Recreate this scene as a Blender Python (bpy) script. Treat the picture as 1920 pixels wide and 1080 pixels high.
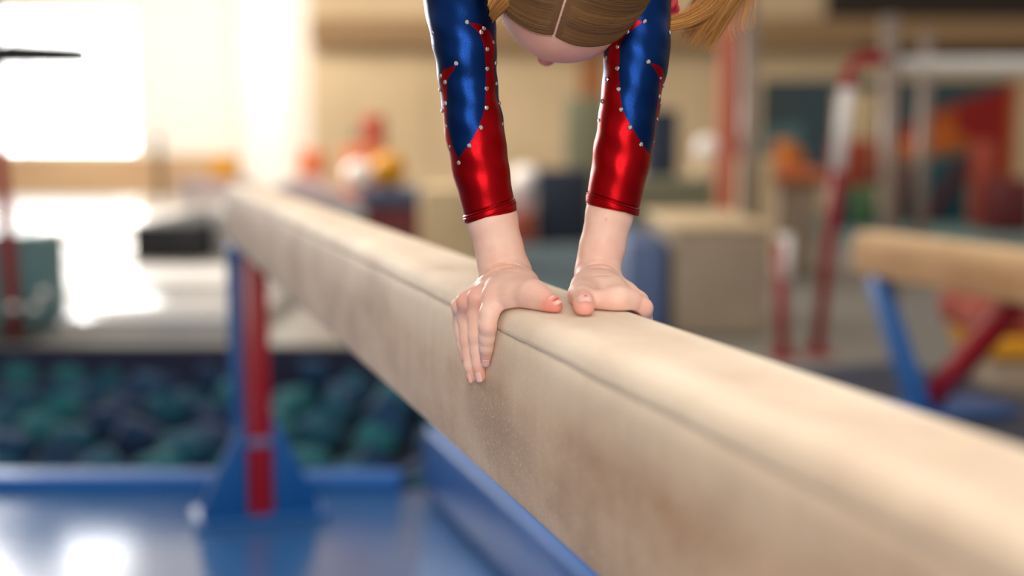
import bpy, bmesh, math, random
import numpy as np
from mathutils import Vector, Matrix
random.seed(7); rng = np.random.RandomState(7)
S = bpy.context.scene
C = S.collection
for o in list(bpy.data.objects): bpy.data.objects.remove(o)

# ------------------------------------------------------------ camera
FPX = 2300.0; CH = 1.076
TH = math.atan(287/FPX); cT, sT = math.cos(TH), math.sin(TH)
cam = bpy.data.cameras.new('camera'); co = bpy.data.objects.new('camera', cam); C.objects.link(co)
co.location = (0, 0, CH); co.rotation_euler = (math.pi/2-TH, 0, 0)
cam.sensor_width = 36; cam.lens = FPX*36/1920
cam.dof.use_dof = True; cam.dof.focus_distance = 1.055; cam.dof.aperture_fstop = 1.8
cam.clip_start = .02; cam.clip_end = 200
S.camera = co
S.view_settings.view_transform = 'Standard'; S.view_settings.look = 'None'
S.view_settings.gamma = 1; S.view_settings.use_curve_mapping = False
S.view_settings.exposure = 0.08

# ------------------------------------------------------------ world and lights
w = bpy.data.worlds.new('world'); S.world = w; w.use_nodes = True
bg = w.node_tree.nodes['Background']; bg.inputs[0].default_value = (1, .90, .80, 1); bg.inputs[1].default_value = .55

def area(name, loc, target, sx, sy, power, col=(1, 1, 1)):
    l = bpy.data.lights.new(name, 'AREA'); l.shape = 'RECTANGLE'; l.size = sx; l.size_y = sy; l.energy = power; l.color = col
    o = bpy.data.objects.new(name, l); C.objects.link(o); o.location = loc
    o.rotation_euler = (Vector(target)-Vector(loc)).to_track_quat('-Z', 'Y').to_euler()
    return o
# tall window in the wall behind the photographer, daylight from the left windows, ceiling lamps, and an added wall fill
area('front_window_light', (-.1, -3.2, 2.0), (0, 1.05, 1.1), .30, 2.6, 100, (1, .95, .9))
area('left_window_light', (-6.5, 13.5, 3.0), (0, 1.4, .9), 1.5, 2.2, 560, (1, .97, .94))
area('ceiling_light_near', (.3, 2.2, 4.6), (.2, 1.2, 0), 2.4, 2.4, 125, (1, .94, .86))
area('ceiling_light_middle', (-3.5, 12, 5.0), (-3.2, 14, 0), 4, 4, 420, (1, .87, .72))
area('added_wall_fill', (-6.6, 17.5, 3.6), (-5.6, 22, 1.8), 3, 1.6, 200, (1, .95, .88))  # added fill, no real window: whitens the wall beside the bright panes

# ------------------------------------------------------------ projection helpers (metres from the camera)
AY = math.atan2(750/FPX, 1/cT)
EB = Vector((-math.sin(AY), math.cos(AY), 0)); EW = Vector((math.cos(AY), math.sin(AY), 0))
BW, BH = .36, .144                      # beam axis to the right of the camera, beam top below it
def ray(x, y):
    X = (x-960)/FPX; Y = (540-y)/FPX
    return Vector((X, Y*sT+cT, Y*cT-sT))
O = Vector((0, 0, CH))
def P(x, y, Y): r = ray(x, y); return O+r*(Y/r.y)
def onH(x, y, h): r = ray(x, y); return O+r*((h-BH)/r.z)
def onW(x, y, ww): r = ray(x, y); return O+r*((BW+ww)/r.dot(EW))
def onF(x, y, z=0): r = ray(x, y); return O+r*((z-CH)/r.z)
def beamP(b, ww, h): return O+EB*b+EW*(BW+ww)+Vector((0, 0, h-BH))
def proj_np(p):
    X = p[..., 0]; Y = p[..., 1]*sT+(p[..., 2]-CH)*cT; Z = p[..., 1]*cT-(p[..., 2]-CH)*sT
    return 960+FPX*X/Z, 540-FPX*Y/Z

# ------------------------------------------------------------ materials
def mat(name, col, rough=.6, metal=0, var=None, vscale=8, bump=0, bscale=60, sheen=0, spec=.5, sss=0, stretch=None, coord='Object'):
    m = bpy.data.materials.new(name); m.use_nodes = True; nt = m.node_tree; b = nt.nodes['Principled BSDF']
    b.inputs['Base Color'].default_value = (*col, 1); b.inputs['Roughness'].default_value = rough
    b.inputs['Metallic'].default_value = metal; b.inputs['Specular IOR Level'].default_value = spec
    if sheen: b.inputs['Sheen Weight'].default_value = sheen
    if var or bump:
        tc = nt.nodes.new('ShaderNodeTexCoord'); mp = nt.nodes.new('ShaderNodeMapping')
        nt.links.new(tc.outputs[coord], mp.inputs[0])
        if stretch: mp.inputs['Scale'].default_value = stretch
    if var:
        n = nt.nodes.new('ShaderNodeTexNoise'); n.inputs['Scale'].default_value = vscale; n.inputs['Detail'].default_value = 4
        nt.links.new(mp.outputs[0], n.inputs['Vector'])
        r = nt.nodes.new('ShaderNodeValToRGB'); r.color_ramp.elements[0].position = .35; r.color_ramp.elements[1].position = .65
        r.color_ramp.elements[0].color = (*col, 1); r.color_ramp.elements[1].color = (*var, 1)
        nt.links.new(n.outputs[0], r.inputs[0]); nt.links.new(r.outputs[0], b.inputs['Base Color'])
    if bump:
        n2 = nt.nodes.new('ShaderNodeTexNoise'); n2.inputs['Scale'].default_value = bscale; n2.inputs['Detail'].default_value = 3
        nt.links.new(mp.outputs[0], n2.inputs['Vector'])
        bp = nt.nodes.new('ShaderNodeBump'); bp.inputs['Strength'].default_value = bump; bp.inputs['Distance'].default_value = .002
        nt.links.new(n2.outputs[0], bp.inputs['Height']); nt.links.new(bp.outputs[0], b.inputs['Normal'])
    return m
def rgb(r, g, b):
    f = lambda c: (c/255/12.92) if c/255 <= .04045 else ((c/255+.055)/1.055)**2.4
    return (f(r), f(g), f(b))
def vinyl(name, c, rough=.3, k=.8): return mat(name, c, rough, 0, tuple(x*k for x in c), 1.5, .15, 6)

M = {}
M['blue'] = vinyl('blue_vinyl', (.003, .10, .38), .5)
M['blue'].node_tree.nodes['Principled BSDF'].inputs['Specular IOR Level'].default_value = .22
M['mat_top'] = vinyl('blue_mat_vinyl', (.035, .13, .34), .20, .8)
M['navy'] = vinyl('navy_vinyl', (.010, .022, .055), .55)
M['teal'] = vinyl('teal_vinyl', (.09, .20, .22), .45)
M['teal_mat'] = vinyl('teal_carpet', (.16, .27, .26), .75)
M['redp'] = mat('red_paint', (.30, .004, .010), .28)
M['redv'] = vinyl('red_vinyl', (.14, .012, .016), .5)
M['dimblue'] = vinyl('dim_blue_vinyl', (.045, .075, .16), .5)
M['bluep'] = mat('blue_paint', (.003, .085, .30), .4)
M['cream'] = mat('cream_vinyl', rgb(225, 200, 160), .6, 0, rgb(205, 180, 140), 2)
M['taupe'] = mat('taupe_carpet', rgb(165, 150, 130), .9, 0, rgb(150, 135, 118), 3)
M['steelblue'] = vinyl('steel_blue_vinyl', rgb(86, 108, 152), .55)
M['black'] = mat('black_vinyl', (.006, .007, .012), .5)
M['white'] = mat('white_vinyl', (.82, .80, .78), .3, 0, (.75, .73, .72), 3)
M['gloss'] = mat('glossy_white_vinyl', (.85, .84, .82), .07, spec=.8)
M['greymat'] = mat('grey_glossy_vinyl', (.50, .50, .50), .18, 0, (.42, .43, .45), 2)
M['lilac'] = vinyl('lilac_grey_vinyl', rgb(175, 160, 165), .5)
M['orange'] = mat('orange_foam', rgb(205, 115, 72), .7)
M['redbrown'] = mat('brick_red_foam', rgb(158, 66, 46), .7)
M['yellow'] = mat('yellow_rubber', rgb(215, 150, 10), .45)
M['ochre'] = mat('ochre_foam', rgb(190, 110, 30), .7)
M['white_ball'] = mat('white_rubber', rgb(245, 240, 238), .3)
M['chrome'] = mat('chrome', (.8, .8, .8), .12, 1)
M['steel'] = mat('grey_steel', rgb(150, 135, 125), .35, .3)
M['dark_metal'] = mat('dark_metal', (.012, .014, .014), .5)
M['green'] = mat('green_foam', rgb(70, 110, 75), .7)
M['greygreen'] = mat('grey_green_paint', rgb(125, 125, 100), .7, 0, rgb(115, 116, 95), 2)
M['wall'] = mat('wall_plaster', rgb(222, 200, 165), .85, 0, rgb(205, 183, 148), .7)
M['wall_pale'] = mat('wall_pale_plaster', rgb(245, 238, 228), .8)
M['wainscot'] = mat('tan_wainscot', rgb(205, 170, 130), .8, 0, rgb(190, 155, 118), 1.2)
M['floor'] = mat('gym_floor', rgb(150, 148, 142), .30, 0, rgb(135, 135, 132), 1.0, .1, 3)
M['pit'] = mat('pit_lining', (.010, .014, .05), .8)
M['tanbeam'] = mat('tan_painted_steel', rgb(150, 120, 85), .7)
M['brown_dark'] = mat('dark_brown_panel', rgb(40, 30, 22), .8)
M['doorwood'] = mat('brown_wood', rgb(165, 105, 60), .6)

# suede of the beams
def suede(name, dark, light, chalk):
    m = bpy.data.materials.new(name); m.use_nodes = True; nt = m.node_tree; L = nt.links.new; b = nt.nodes['Principled BSDF']
    b.inputs['Roughness'].default_value = .68; b.inputs['Sheen Weight'].default_value = .25; b.inputs['Specular IOR Level'].default_value = .35
    tc = nt.nodes.new('ShaderNodeTexCoord')
    def noise(scale, st, det=4, rg=.55):
        mp = nt.nodes.new('ShaderNodeMapping'); mp.inputs['Scale'].default_value = st; L(tc.outputs['Object'], mp.inputs[0])
        n = nt.nodes.new('ShaderNodeTexNoise'); n.inputs['Scale'].default_value = scale; n.inputs['Detail'].default_value = det; n.inputs['Roughness'].default_value = rg
        L(mp.outputs[0], n.inputs['Vector']); return n.outputs[0]
    def ramp(src, p0, c0, p1, c1):
        r = nt.nodes.new('ShaderNodeValToRGB'); e = r.color_ramp.elements; e[0].position = p0; e[1].position = p1
        e[0].color = (*c0, 1); e[1].color = (*c1, 1); L(src, r.inputs[0]); return r.outputs[0]
    def mix(fac, a, c, mode='MIX', f=None):
        x = nt.nodes.new('ShaderNodeMix'); x.data_type = 'RGBA'; x.blend_type = mode
        if f is not None: x.inputs[0].default_value = f
        else: L(fac, x.inputs[0])
        L(a, x.inputs[6]); L(c, x.inputs[7]); return x.outputs[2]
    base = ramp(noise(6, (1, 1, 1.8), 5), .38, dark, .60, light)
    streak = ramp(noise(60, (1, 1, .12), 4), .3, (.86, .84, .82), .7, (1.08, 1.07, 1.06))
    col = mix(None, base, streak, 'MULTIPLY', .8)
    # worn band of bare brown suede half-way down the sides, chalk rubbed into the top and shoulders
    sep = nt.nodes.new('ShaderNodeSeparateXYZ'); L(tc.outputs['Object'], sep.inputs[0])
    mr = nt.nodes.new('ShaderNodeMapRange'); mr.inputs[1].default_value = -.075; mr.inputs[2].default_value = -.005; L(sep.outputs[2], mr.inputs[0])
    cn = nt.nodes.new('ShaderNodeMath'); cn.operation = 'MULTIPLY'; L(mr.outputs[0], cn.inputs[0])
    L(ramp(noise(5, (1, 2.2, 1.5), 4), .25, (.35, .35, .35), .7, (1, 1, 1)), cn.inputs[1])
    # darker brown patch on the side, below the left fingers
    mp2 = nt.nodes.new('ShaderNodeMapping'); mp2.inputs['Location'].default_value = (-.97/.10, 0, .105/.035); mp2.inputs['Scale'].default_value = (1/.10, 0, 1/.035); L(tc.outputs['Object'], mp2.inputs[0])
    ln = nt.nodes.new('ShaderNodeVectorMath'); ln.operation = 'LENGTH'; L(mp2.outputs[0], ln.inputs[0])
    pr = nt.nodes.new('ShaderNodeMapRange'); pr.inputs[1].default_value = 1.3; pr.inputs[2].default_value = .2; pr.inputs[4].default_value = .75; L(ln.outputs['Value'], pr.inputs[0])
    dk = nt.nodes.new('ShaderNodeRGB'); dk.outputs[0].default_value = (*[q*.80 for q in dark], 1); col = mix(pr.outputs[0], col, dk.outputs[0])
    # top face: tan suede with only thin chalk along its middle, thick chalk on the shoulders
    ab = nt.nodes.new('ShaderNodeMath'); ab.operation = 'ABSOLUTE'; L(sep.outputs[1], ab.inputs[0])
    sh = nt.nodes.new('ShaderNodeMapRange'); sh.inputs[1].default_value = .018; sh.inputs[2].default_value = .042; sh.inputs[3].default_value = .74; sh.inputs[4].default_value = 1; L(ab.outputs[0], sh.inputs[0])
    cm = nt.nodes.new('ShaderNodeMath'); cm.operation = 'MULTIPLY'; L(cn.outputs[0], cm.inputs[0]); L(sh.outputs[0], cm.inputs[1]); cn = cm
    chk = nt.nodes.new('ShaderNodeRGB'); chk.outputs[0].default_value = (*chalk, 1)
    col = mix(cn.outputs[0], col, chk.outputs[0])
    # fine white fibres
    fib = nt.nodes.new('ShaderNodeMath'); fib.operation = 'MULTIPLY'; fib.inputs[1].default_value = .55
    L(ramp(noise(480, (1, 1, .8), 2), .60, (0, 0, 0), .72, (1, 1, 1)), fib.inputs[0])
    col = mix(fib.outputs[0], col, chk.outputs[0])
    L(col, b.inputs['Base Color'])
    bp = nt.nodes.new('ShaderNodeBump'); bp.inputs['Strength'].default_value = .35; bp.inputs['Distance'].default_value = .0012
    L(noise(600, (1, 1, .5), 3), bp.inputs['Height']); L(bp.outputs[0], b.inputs['Normal'])
    return m
M['suede'] = suede('beam_suede', rgb(166, 122, 80), rgb(200, 166, 132), rgb(244, 228, 204))
M['suede_old'] = suede('old_beam_suede', rgb(170, 120, 66), rgb(185, 140, 88), rgb(212, 175, 125))
M['seam'] = mat('seam_thread', rgb(185, 168, 158), .8, 0, rgb(200, 182, 168), 90, .5, 900)

# ------------------------------------------------------------ object helpers
def tag(o, label=None, cat=None, group=None, kind=None):
    if label: o['label'] = label
    if cat: o['category'] = cat
    if group: o['group'] = group
    if kind: o['kind'] = kind
    return o
def empty(name, loc, label, cat, group=None, rz=0):
    o = bpy.data.objects.new(name, None); C.objects.link(o); o.location = loc; o.rotation_euler = (0, 0, rz)
    return tag(o, label, cat, group)
def link(name, me, m, parent=None, loc=None, smooth=False):
    o = bpy.data.objects.new(name, me); C.objects.link(o)
    if m: me.materials.append(m)
    if loc is not None: o.location = loc
    if parent:
        o.parent = parent
    if smooth:
        me.polygons.foreach_set('use_smooth', [True]*len(me.polygons))
    return o
class MB:
    def __init__(s): s.v = []; s.f = []
    def box(s, x0, x1, y0, y1, z0, z1):
        n = len(s.v); s.v += [(x, y, z) for x in (x0, x1) for y in (y0, y1) for z in (z0, z1)]
        s.f += [tuple(n+i for i in q) for q in ((0, 1, 3, 2), (4, 6, 7, 5), (0, 4, 5, 1), (2, 3, 7, 6), (0, 2, 6, 4), (1, 5, 7, 3))]; return s
    def prism(s, pts, d):               # polygon extruded by the vector d
        n = len(s.v); k = len(pts); s.v += [tuple(p) for p in pts]+[tuple(Vector(p)+Vector(d)) for p in pts]
        s.f.append(tuple(range(n, n+k))[::-1]); s.f.append(tuple(range(n+k, n+2*k)))
        for i in range(k): j = (i+1) % k; s.f.append((n+i, n+j, n+k+j, n+k+i))
        return s
    def tube(s, pts, rad, seg=16, closed=True):
        pts = [Vector(p) for p in pts]; n0 = len(s.v)
        if not hasattr(rad, '__len__'): rad = [rad]*len(pts)
        up = Vector((0, 0, 1)) if abs((pts[1]-pts[0]).normalized().z) < .9 else Vector((0, 1, 0))
        for i, p in enumerate(pts):
            t = (pts[min(i+1, len(pts)-1)]-pts[max(i-1, 0)]).normalized(); u = t.cross(up).normalized(); v = u.cross(t)
            for k in range(seg):
                a = 2*math.pi*k/seg; s.v.append(tuple(p+(u*math.cos(a)+v*math.sin(a))*rad[i]))
        for i in range(len(pts)-1):
            for k in range(seg):
                a = n0+i*seg+k; b = n0+i*seg+(k+1) % seg; s.f.append((a, b, b+seg, a+seg))
        if closed:
            s.f.append(tuple(range(n0, n0+seg))[::-1]); e = n0+(len(pts)-1)*seg; s.f.append(tuple(range(e, e+seg)))
        return s
    def build(s, name, m, parent=None, bevel=0, loc=None, smooth=False, seg=2):
        me = bpy.data.meshes.new(name); me.from_pydata(s.v, [], s.f); me.update()
        bm = bmesh.new(); bm.from_mesh(me); bmesh.ops.recalc_face_normals(bm, faces=bm.faces)
        if bevel: bmesh.ops.bevel(bm, geom=bm.edges[:], offset=bevel, segments=seg, affect='EDGES', profile=.5)
        bm.to_mesh(me); bm.free()
        return link(name, me, m, parent, loc, smooth or bool(bevel))
def ball(name, m, loc, r, parent=None, scale=(1, 1, 1)):
    bm = bmesh.new(); bmesh.ops.create_uvsphere(bm, u_segments=32, v_segments=20, radius=r)
    bmesh.ops.scale(bm, vec=scale, verts=bm.verts)
    me = bpy.data.meshes.new(name); bm.to_mesh(me); bm.free(); return link(name, me, m, parent, loc, True)

# ------------------------------------------------------------ the room
XL, XR = -5.2, -3.2
PITX0, PITX1, PITY0, PITY1 = -3.4, .25, 3.66, 6.25
fl = MB()
fl.box(-14, 16, -6, PITY0, -.2, -.03); fl.box(-14, 16, PITY1, 24.5, -.2, 0)
fl.box(-14, PITX0, PITY0, PITY1, -.2, 0); fl.box(PITX1, 16, PITY0, PITY1, -.2, 0)
tag(fl.build('floor', M['floor']), kind='structure')
pt = MB(); pt.box(PITX0, PITX1, PITY0, PITY1, -1.1, -1.0)
pt.box(PITX0-.05, PITX0, PITY0, PITY1, -1.1, -.201); pt.box(PITX1, PITX1+.05, PITY0, PITY1, -1.1, -.201)
pt.box(PITX0, PITX1, PITY1, PITY1+.05, -1.1, -.201); pt.box(PITX0, PITX1, PITY0-.05, PITY0, -1.1, -.201)
pt.box(PITX0+.01, PITX1-.01, PITY1-.02, PITY1-.002, -1.0, -.01)
tag(pt.build('trim_1', M['pit']), kind='structure')
# back wall behind the window, with an opening
YB = 23.0
def wx(x, Y): return P(x, 300, Y).x
def wz(y, Y): return P(960, y, Y).z
wx0, wx1 = wx(-150, YB), wx(258, YB); wz0, wz1 = wz(287, YB), wz(20, YB)
wl = MB(); wl.box(-14, wx0, YB, YB+.3, 0, 5); wl.box(wx1, XL+.2, YB, YB+.3, 0, 5)
wl.box(wx0, wx1, YB, YB+.3, wz1, 5); wl.box(wx0, wx1, YB, YB+.3, 0, wz0)
tag(wl.build('wall_back', M['wall_pale']), kind='structure')
tag(MB().box(-14, XL+.1, YB-.06, YB-.001, 0, wz0-.04).build('baseboard_back', M['wainscot']), kind='structure')
wm = bpy.data.materials.new('window_daylight'); wm.use_nodes = True; b = wm.node_tree.nodes['Principled BSDF']
b.inputs['Base Color'].default_value = (.8, .85, .9, 1); b.inputs['Emission Color'].default_value = (1, .99, .97, 1); b.inputs['Emission Strength'].default_value = 7
wf = MB()
for x in (wx0, wx0+(wx1-wx0)*.5, wx1-.05): wf.box(x, x+.05, YB+.02, YB+.08, wz0, wz1)
wf.box(wx0, wx1, YB+.02, YB+.08, wz0, wz0+.05); wf.box(wx0, wx1, YB+.02, YB+.08, wz1-.05, wz1)
win = tag(wf.build('window_1', M['wall_pale']), kind='structure')
MB().box(wx0, wx1, YB+.1, YB+.12, wz0, wz1).build('window_pane', wm, win)
# return wall and the nearer right part of the back wall
YR = 18.0
ret = MB(); ret.prism([(XL, YB, 0), (XR, YR, 0), (XR+.3, YR, 0), (XL+.3, YB+.2, 0)], (0, 0, 5)); tag(ret.build('wall_middle', M['wall_pale']), kind='structure')
tag(MB().box(XR+.3, 16, YR, YR+.3, 0, 5).build('wall_right_back', M['wall']), kind='structure')
tag(MB().box(-14.3, -14, -6, YB+.3, 0, 5).build('wall_left', M['wall']), kind='structure')
tag(MB().box(16, 16.3, -6, YR+.3, 0, 5).build('wall_right', M['wall']), kind='structure')
tag(MB().box(XR+.35, 15.9, YR-.35, YR-.001, wz(88, YR), wz(38, YR)).build('trim_2', M['tanbeam']), kind='structure')
tag(MB().box(wx(1540, YR), 15.9, YR-.3, YR-.001, wz(44, YR), 5).build('trim_3', M['brown_dark']), kind='structure')
tag(MB().box(wx(1600, YR), 15.9, YR-.06, YR-.001, wz(112, YR), wz(90, YR)).build('trim_4', M['brown_dark']), kind='structure')
tag(MB().box(XR+.31, wx(800, YR), YR-.05, YR-.001, wz(400, YR), wz(95, YR)).build('trim_5', M['wall']), kind='structure')

# ------------------------------------------------------------ balance beam (main)
HB = 1.0
def beam_profile():
    half = [(0, 0), (.020, 0), (.034, -.0002), (.040, -.0010), (.0445, -.0030), (.048, -.0065), (.0505, -.0110), (.0522, -.0165), (.0528, -.0195),
            (.0518, -.0205), (.0532, -.0225), (.0548, -.035), (.0562, -.055), (.0570, -.080), (.0562, -.110), (.0540, -.140), (.0520, -.153), (.0505, -.1590), (.048, -.1620), (.030, -.1625), (0, -.1625)]
    return [(-a, b) for a, b in half[::-1]][:-1]+half[:-1]
def make_beam_mesh(L0, L1, n, wob=.0004, endr=.03):
    pf = beam_profile(); k = len(pf); v = []; f = []
    xs = np.linspace(L0, L1, n); ph = rng.rand(3)*6
    for i, x in enumerate(xs):
        e = min(x-L0, L1-x); sc = 1-.12*max(0, 1-e/endr)**2
        for j, (a, b) in enumerate(pf):
            d = wob*(math.sin(x*31+ph[0])+math.sin(x*73+ph[1])*.6) if -.03 < b < -.012 else 0
            v.append((x, a*sc, (b+.08)*sc-.08+d))
    for i in range(n-1):
        for j in range(k): a = i*k+j; c = i*k+(j+1) % k; f.append((a, c, c+k, a+k))
    f.append(tuple(range(k))[::-1]); f.append(tuple(range((n-1)*k, n*k)))
    me = bpy.data.meshes.new('beam_body'); me.from_pydata(v, [], f); me.update()
    bm = bmesh.new(); bm.from_mesh(me); bmesh.ops.recalc_face_normals(bm, faces=bm.faces); bm.to_mesh(me); bm.free(); return me
BROT = AY+math.pi/2
B0, B1 = -1.37, 3.66
base = O+EW*BW; 
def beamroot(name, origin, label, rz=BROT):
    return empty(name, origin, label, 'balance beam', rz=rz)
bo = Vector((base.x, base.y, 0)); TOP = CH-BH
beam = beamroot('balance_beam', bo, 'long tan suede balance beam on a red and blue trestle, running from the lower right to the far left')
body = link('beam_body', make_beam_mesh(B0, B1, 700), M['suede'], beam, (0, 0, TOP), True)
for sgn in (-1, 1):
    sm = MB(); xs = np.linspace(B0+.03, B1-.03, 900)
    sm.tube([(x, sgn*-.0521, TOP-.0203+.0005*math.sin(x*31)+.0003*math.sin(x*140)) for x in xs], .0011, 6)
    sm.build('seam', M['seam'], beam, smooth=True)
# trestle near the far end; local x runs along the beam, local -y is its right side
def trestle(x, parent):
    MB().box(x-.034, x+.034, -.034, .034, .012, TOP-.1625).build('post', M['redp'], parent, .006)
    MB().box(x+.036, x+.095, .010, .068, .012, TOP-.1625).build('rear_post', M['bluep'], parent, .006)
    MB().box(x-.05, x+.11, -.036, .07, TOP-.185, TOP-.1620).build('saddle', M['bluep'], parent, .003)
    MB().box(x-.036, x+.036, -.037, .037, .21, .235).build('collar', M['steelblue'], parent, .003)
    for s in (-1, 1):
        y0, y1 = s*.037, s*.165
        MB().prism([(x-.03, y0, .012), (x-.03, y1, .012), (x-.03, y1, .035), (x-.03, y0, .30)], (.06, 0, 0)).build('gusset', M['bluep'], parent, .004)
    MB().box(x-.07, x+.11, -.185, .185, 0, .012).build('foot_plate', M['bluep'], parent, .003)
trestle(3.44, beam); trestle(-1.15, beam)

# ------------------------------------------------------------ second beam on the right
b2o = P(1600, 432, 4.6)
ax2 = b2o+EW*.05; top2 = ax2.z
beam2 = beamroot('balance_beam', (ax2.x, ax2.y, 0), 'low tan balance beam with crossed blue and red legs on the right side')
link('beam_body', make_beam_mesh(-3.6, 0, 200), M['suede_old'], beam2, (0, 0, top2), True)
def leg2(xa, xb, m, y=0):
    d = Vector((xb-xa, 0, .10-(top2-.165))).normalized(); n = Vector((d.z, 0, -d.x))*.036
    a = Vector((xa, 0, top2-.165)); bb = Vector((xb, 0, .12))
    MB().prism([a-n+Vector((0, y-.03, 0)), a+n+Vector((0, y-.03, 0)), bb+n+Vector((0, y-.03, 0)), bb-n+Vector((0, y-.03, 0))], (0, .06, 0)).build('leg', m, beam2, .005)
leg2(-.13, -.42, M['bluep'], .033); leg2(-.80, -.36, M['redp'], -.033)
leg2(-3.0, -2.7, M['bluep'], .033); leg2(-2.3, -2.75, M['redp'], -.033)
for x in (-.40, -2.72): MB().box(x-.12, x+.12, -.3, .3, .10, .125).build('foot', M['bluep'], beam2, .004)

# ------------------------------------------------------------ mats on the floor
def beambox(name, m, b0, b1, w0, w1, z0, z1, label, cat, group=None, bev=.012):
    o = MB().box(b0, b1, -w1, -w0, z0, z1).build(name, m, None, bev, bo); o.rotation_euler = (0, 0, BROT); return tag(o, label, cat, group)
floor_mat = tag(MB().box(-3.4, 1.2, .2, PITY0-.02, -.028, 0).build('landing_mat', M['mat_top'], None, .006), 'wide flat shiny blue landing mat on the floor beneath the long beam', 'gym mat')
tag(MB().box(PITX0, -.34, PITY0-.015, PITY0+.11, -.02, .035).build('pit_edge_pad', M['blue'], None, .02, seg=4), 'low rounded blue pad along the near edge of the foam pit', 'padding')
beambox('crash_mat', M['blue'], -.2, 3.55, .507, 1.65, 0.001, .20, 'thick blue crash mat lying along the right side of the long beam', 'gym mat', bev=.018)
# navy base mat beneath the second beam
nm = MB().box(-3.6, .5, -.55, .55, .001, .10).build('landing_mat', M['navy'], None, .012, (ax2.x, ax2.y, 0)); nm.rotation_euler = (0, 0, BROT)
tag(nm, 'dark navy mat beneath the legs of the low beam on the right', 'gym mat')

# foam pit
def cube_mesh(s):
    me = bpy.data.meshes.new('foam_cube'); bm = bmesh.new(); bmesh.ops.create_cube(bm, size=s)
    bmesh.ops.bevel(bm, geom=bm.edges[:], offset=.012, segments=2, affect='EDGES'); bm.to_mesh(me); bm.free()
    me.polygons.foreach_set('use_smooth', [True]*len(me.polygons)); return me
def foam_mat():
    m = bpy.data.materials.new('foam'); m.use_nodes = True; nt = m.node_tree; b = nt.nodes['Principled BSDF']; b.inputs['Roughness'].default_value = .95
    oi = nt.nodes.new('ShaderNodeObjectInfo'); r = nt.nodes.new('ShaderNodeValToRGB'); r.color_ramp.interpolation = 'CONSTANT'
    e = r.color_ramp.elements; e[0].color = (.001, .058, .105, 1); e[0].position = 0; e[1].color = (.0005, .020, .070, 1); e[1].position = .35
    x = e.new(.62); x.color = (.004, .098, .125, 1); x = e.new(.85); x.color = (.0008, .036, .10, 1)
    nt.links.new(oi.outputs['Random'], r.inputs[0]); nt.links.new(r.outputs[0], b.inputs['Base Color']); return m
FM = foam_mat(); cme = cube_mesh(.15); cme.materials.append(FM)
n = 0
gx = np.arange(PITX0+.16, PITX1-.1, .245); gy = np.arange(PITY0+.22, PITY1-.12, .245)
first = None
for j, yy in enumerate(gy):
    for i, xx in enumerate(gx):
        c = bpy.data.objects.new('foam_cube', cme); C.objects.link(c)
        c.location = (xx+rng.uniform(-.03, .03), yy+rng.uniform(-.03, .03), -.20+rng.uniform(-.05, .06))
        c.rotation_euler = tuple(rng.uniform(0, 3, 3))
        tag(c, 'teal or navy foam cube lying loose in the pit behind the red post', 'foam cube', 'foam cubes filling the pit')
fb = MB().box(PITX0+.02, PITX1-.02, PITY0+.02, PITY1-.03, -.99, -.36).build('foam_filling', M['navy'])
tag(fb, 'dark mass of foam filling the pit under the loose cubes', 'foam', kind='stuff')

# ------------------------------------------------------------ things at the left
def bx(name, m, x0, x1, ytop, ybot, Y, depth, label, cat, group=None, bev=.02, z0=None, parent=None):
    a = P(x0, ytop, Y); b_ = P(x1, ybot, Y); zb = max(b_.z, .001) if z0 is None else z0
    me = MB().box(a.x, b_.x, Y, Y+depth, zb, a.z).build(name, m, parent, bev)
    return tag(me, label, cat, group) if label else me
# uprights of the bars at the left edge
px_, py_ = P(16, 400, 6.45).x, 6.45
pole = empty('apparatus_upright', (px_, py_, 0), 'dark red upright with a black arm, at the left edge before the window', 'gym apparatus')
MB().tube([(0, 0, 0.0), (-.03, 0, 1.1)], .036, 16).build('lower_tube', M['redp'], pole, smooth=True)
MB().tube([(-.03, 0, 1.1), (-.055, 0, 2.6)], .040, 16).build('upper_tube', M['dark_metal'], pole, smooth=True)
az = P(100, 104, 6.45).z
arm = MB(); arm.tube([(-.30, 0, az), (-.03, 0, az+.006), (.12, 0, az+.008), (.30, 0, az+.004), (.40, 0, az+.001), (.455, 0, az)], [.060, .066, .065, .061, .057, .046], 12)
arm.tube([(.03, 0, az+.015), (.07, 0, az+.036), (.12, 0, az+.018)], [.045, .050, .042], 10); arm.build('arm', M['dark_metal'], pole, smooth=True)
MB().box(-.14, .14, -.14, .14, 0, .02).build('base_plate', M['dark_metal'], pole, .004)
for dx, yy in ((.02, 578), (.105, 583), (-.01, 425), (.16, 555)):
    ball('knob', M['chrome'], (dx-.0, -.055 if dx < .1 else 0, P(20, yy, 6.4).z), .030, pole)
bx('standing_mat', M['teal'], -60, 92, 440, 632, 6.75, .35, 'grey-teal soft mat standing behind the red upright at the left edge', 'gym mat', bev=.05)
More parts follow.
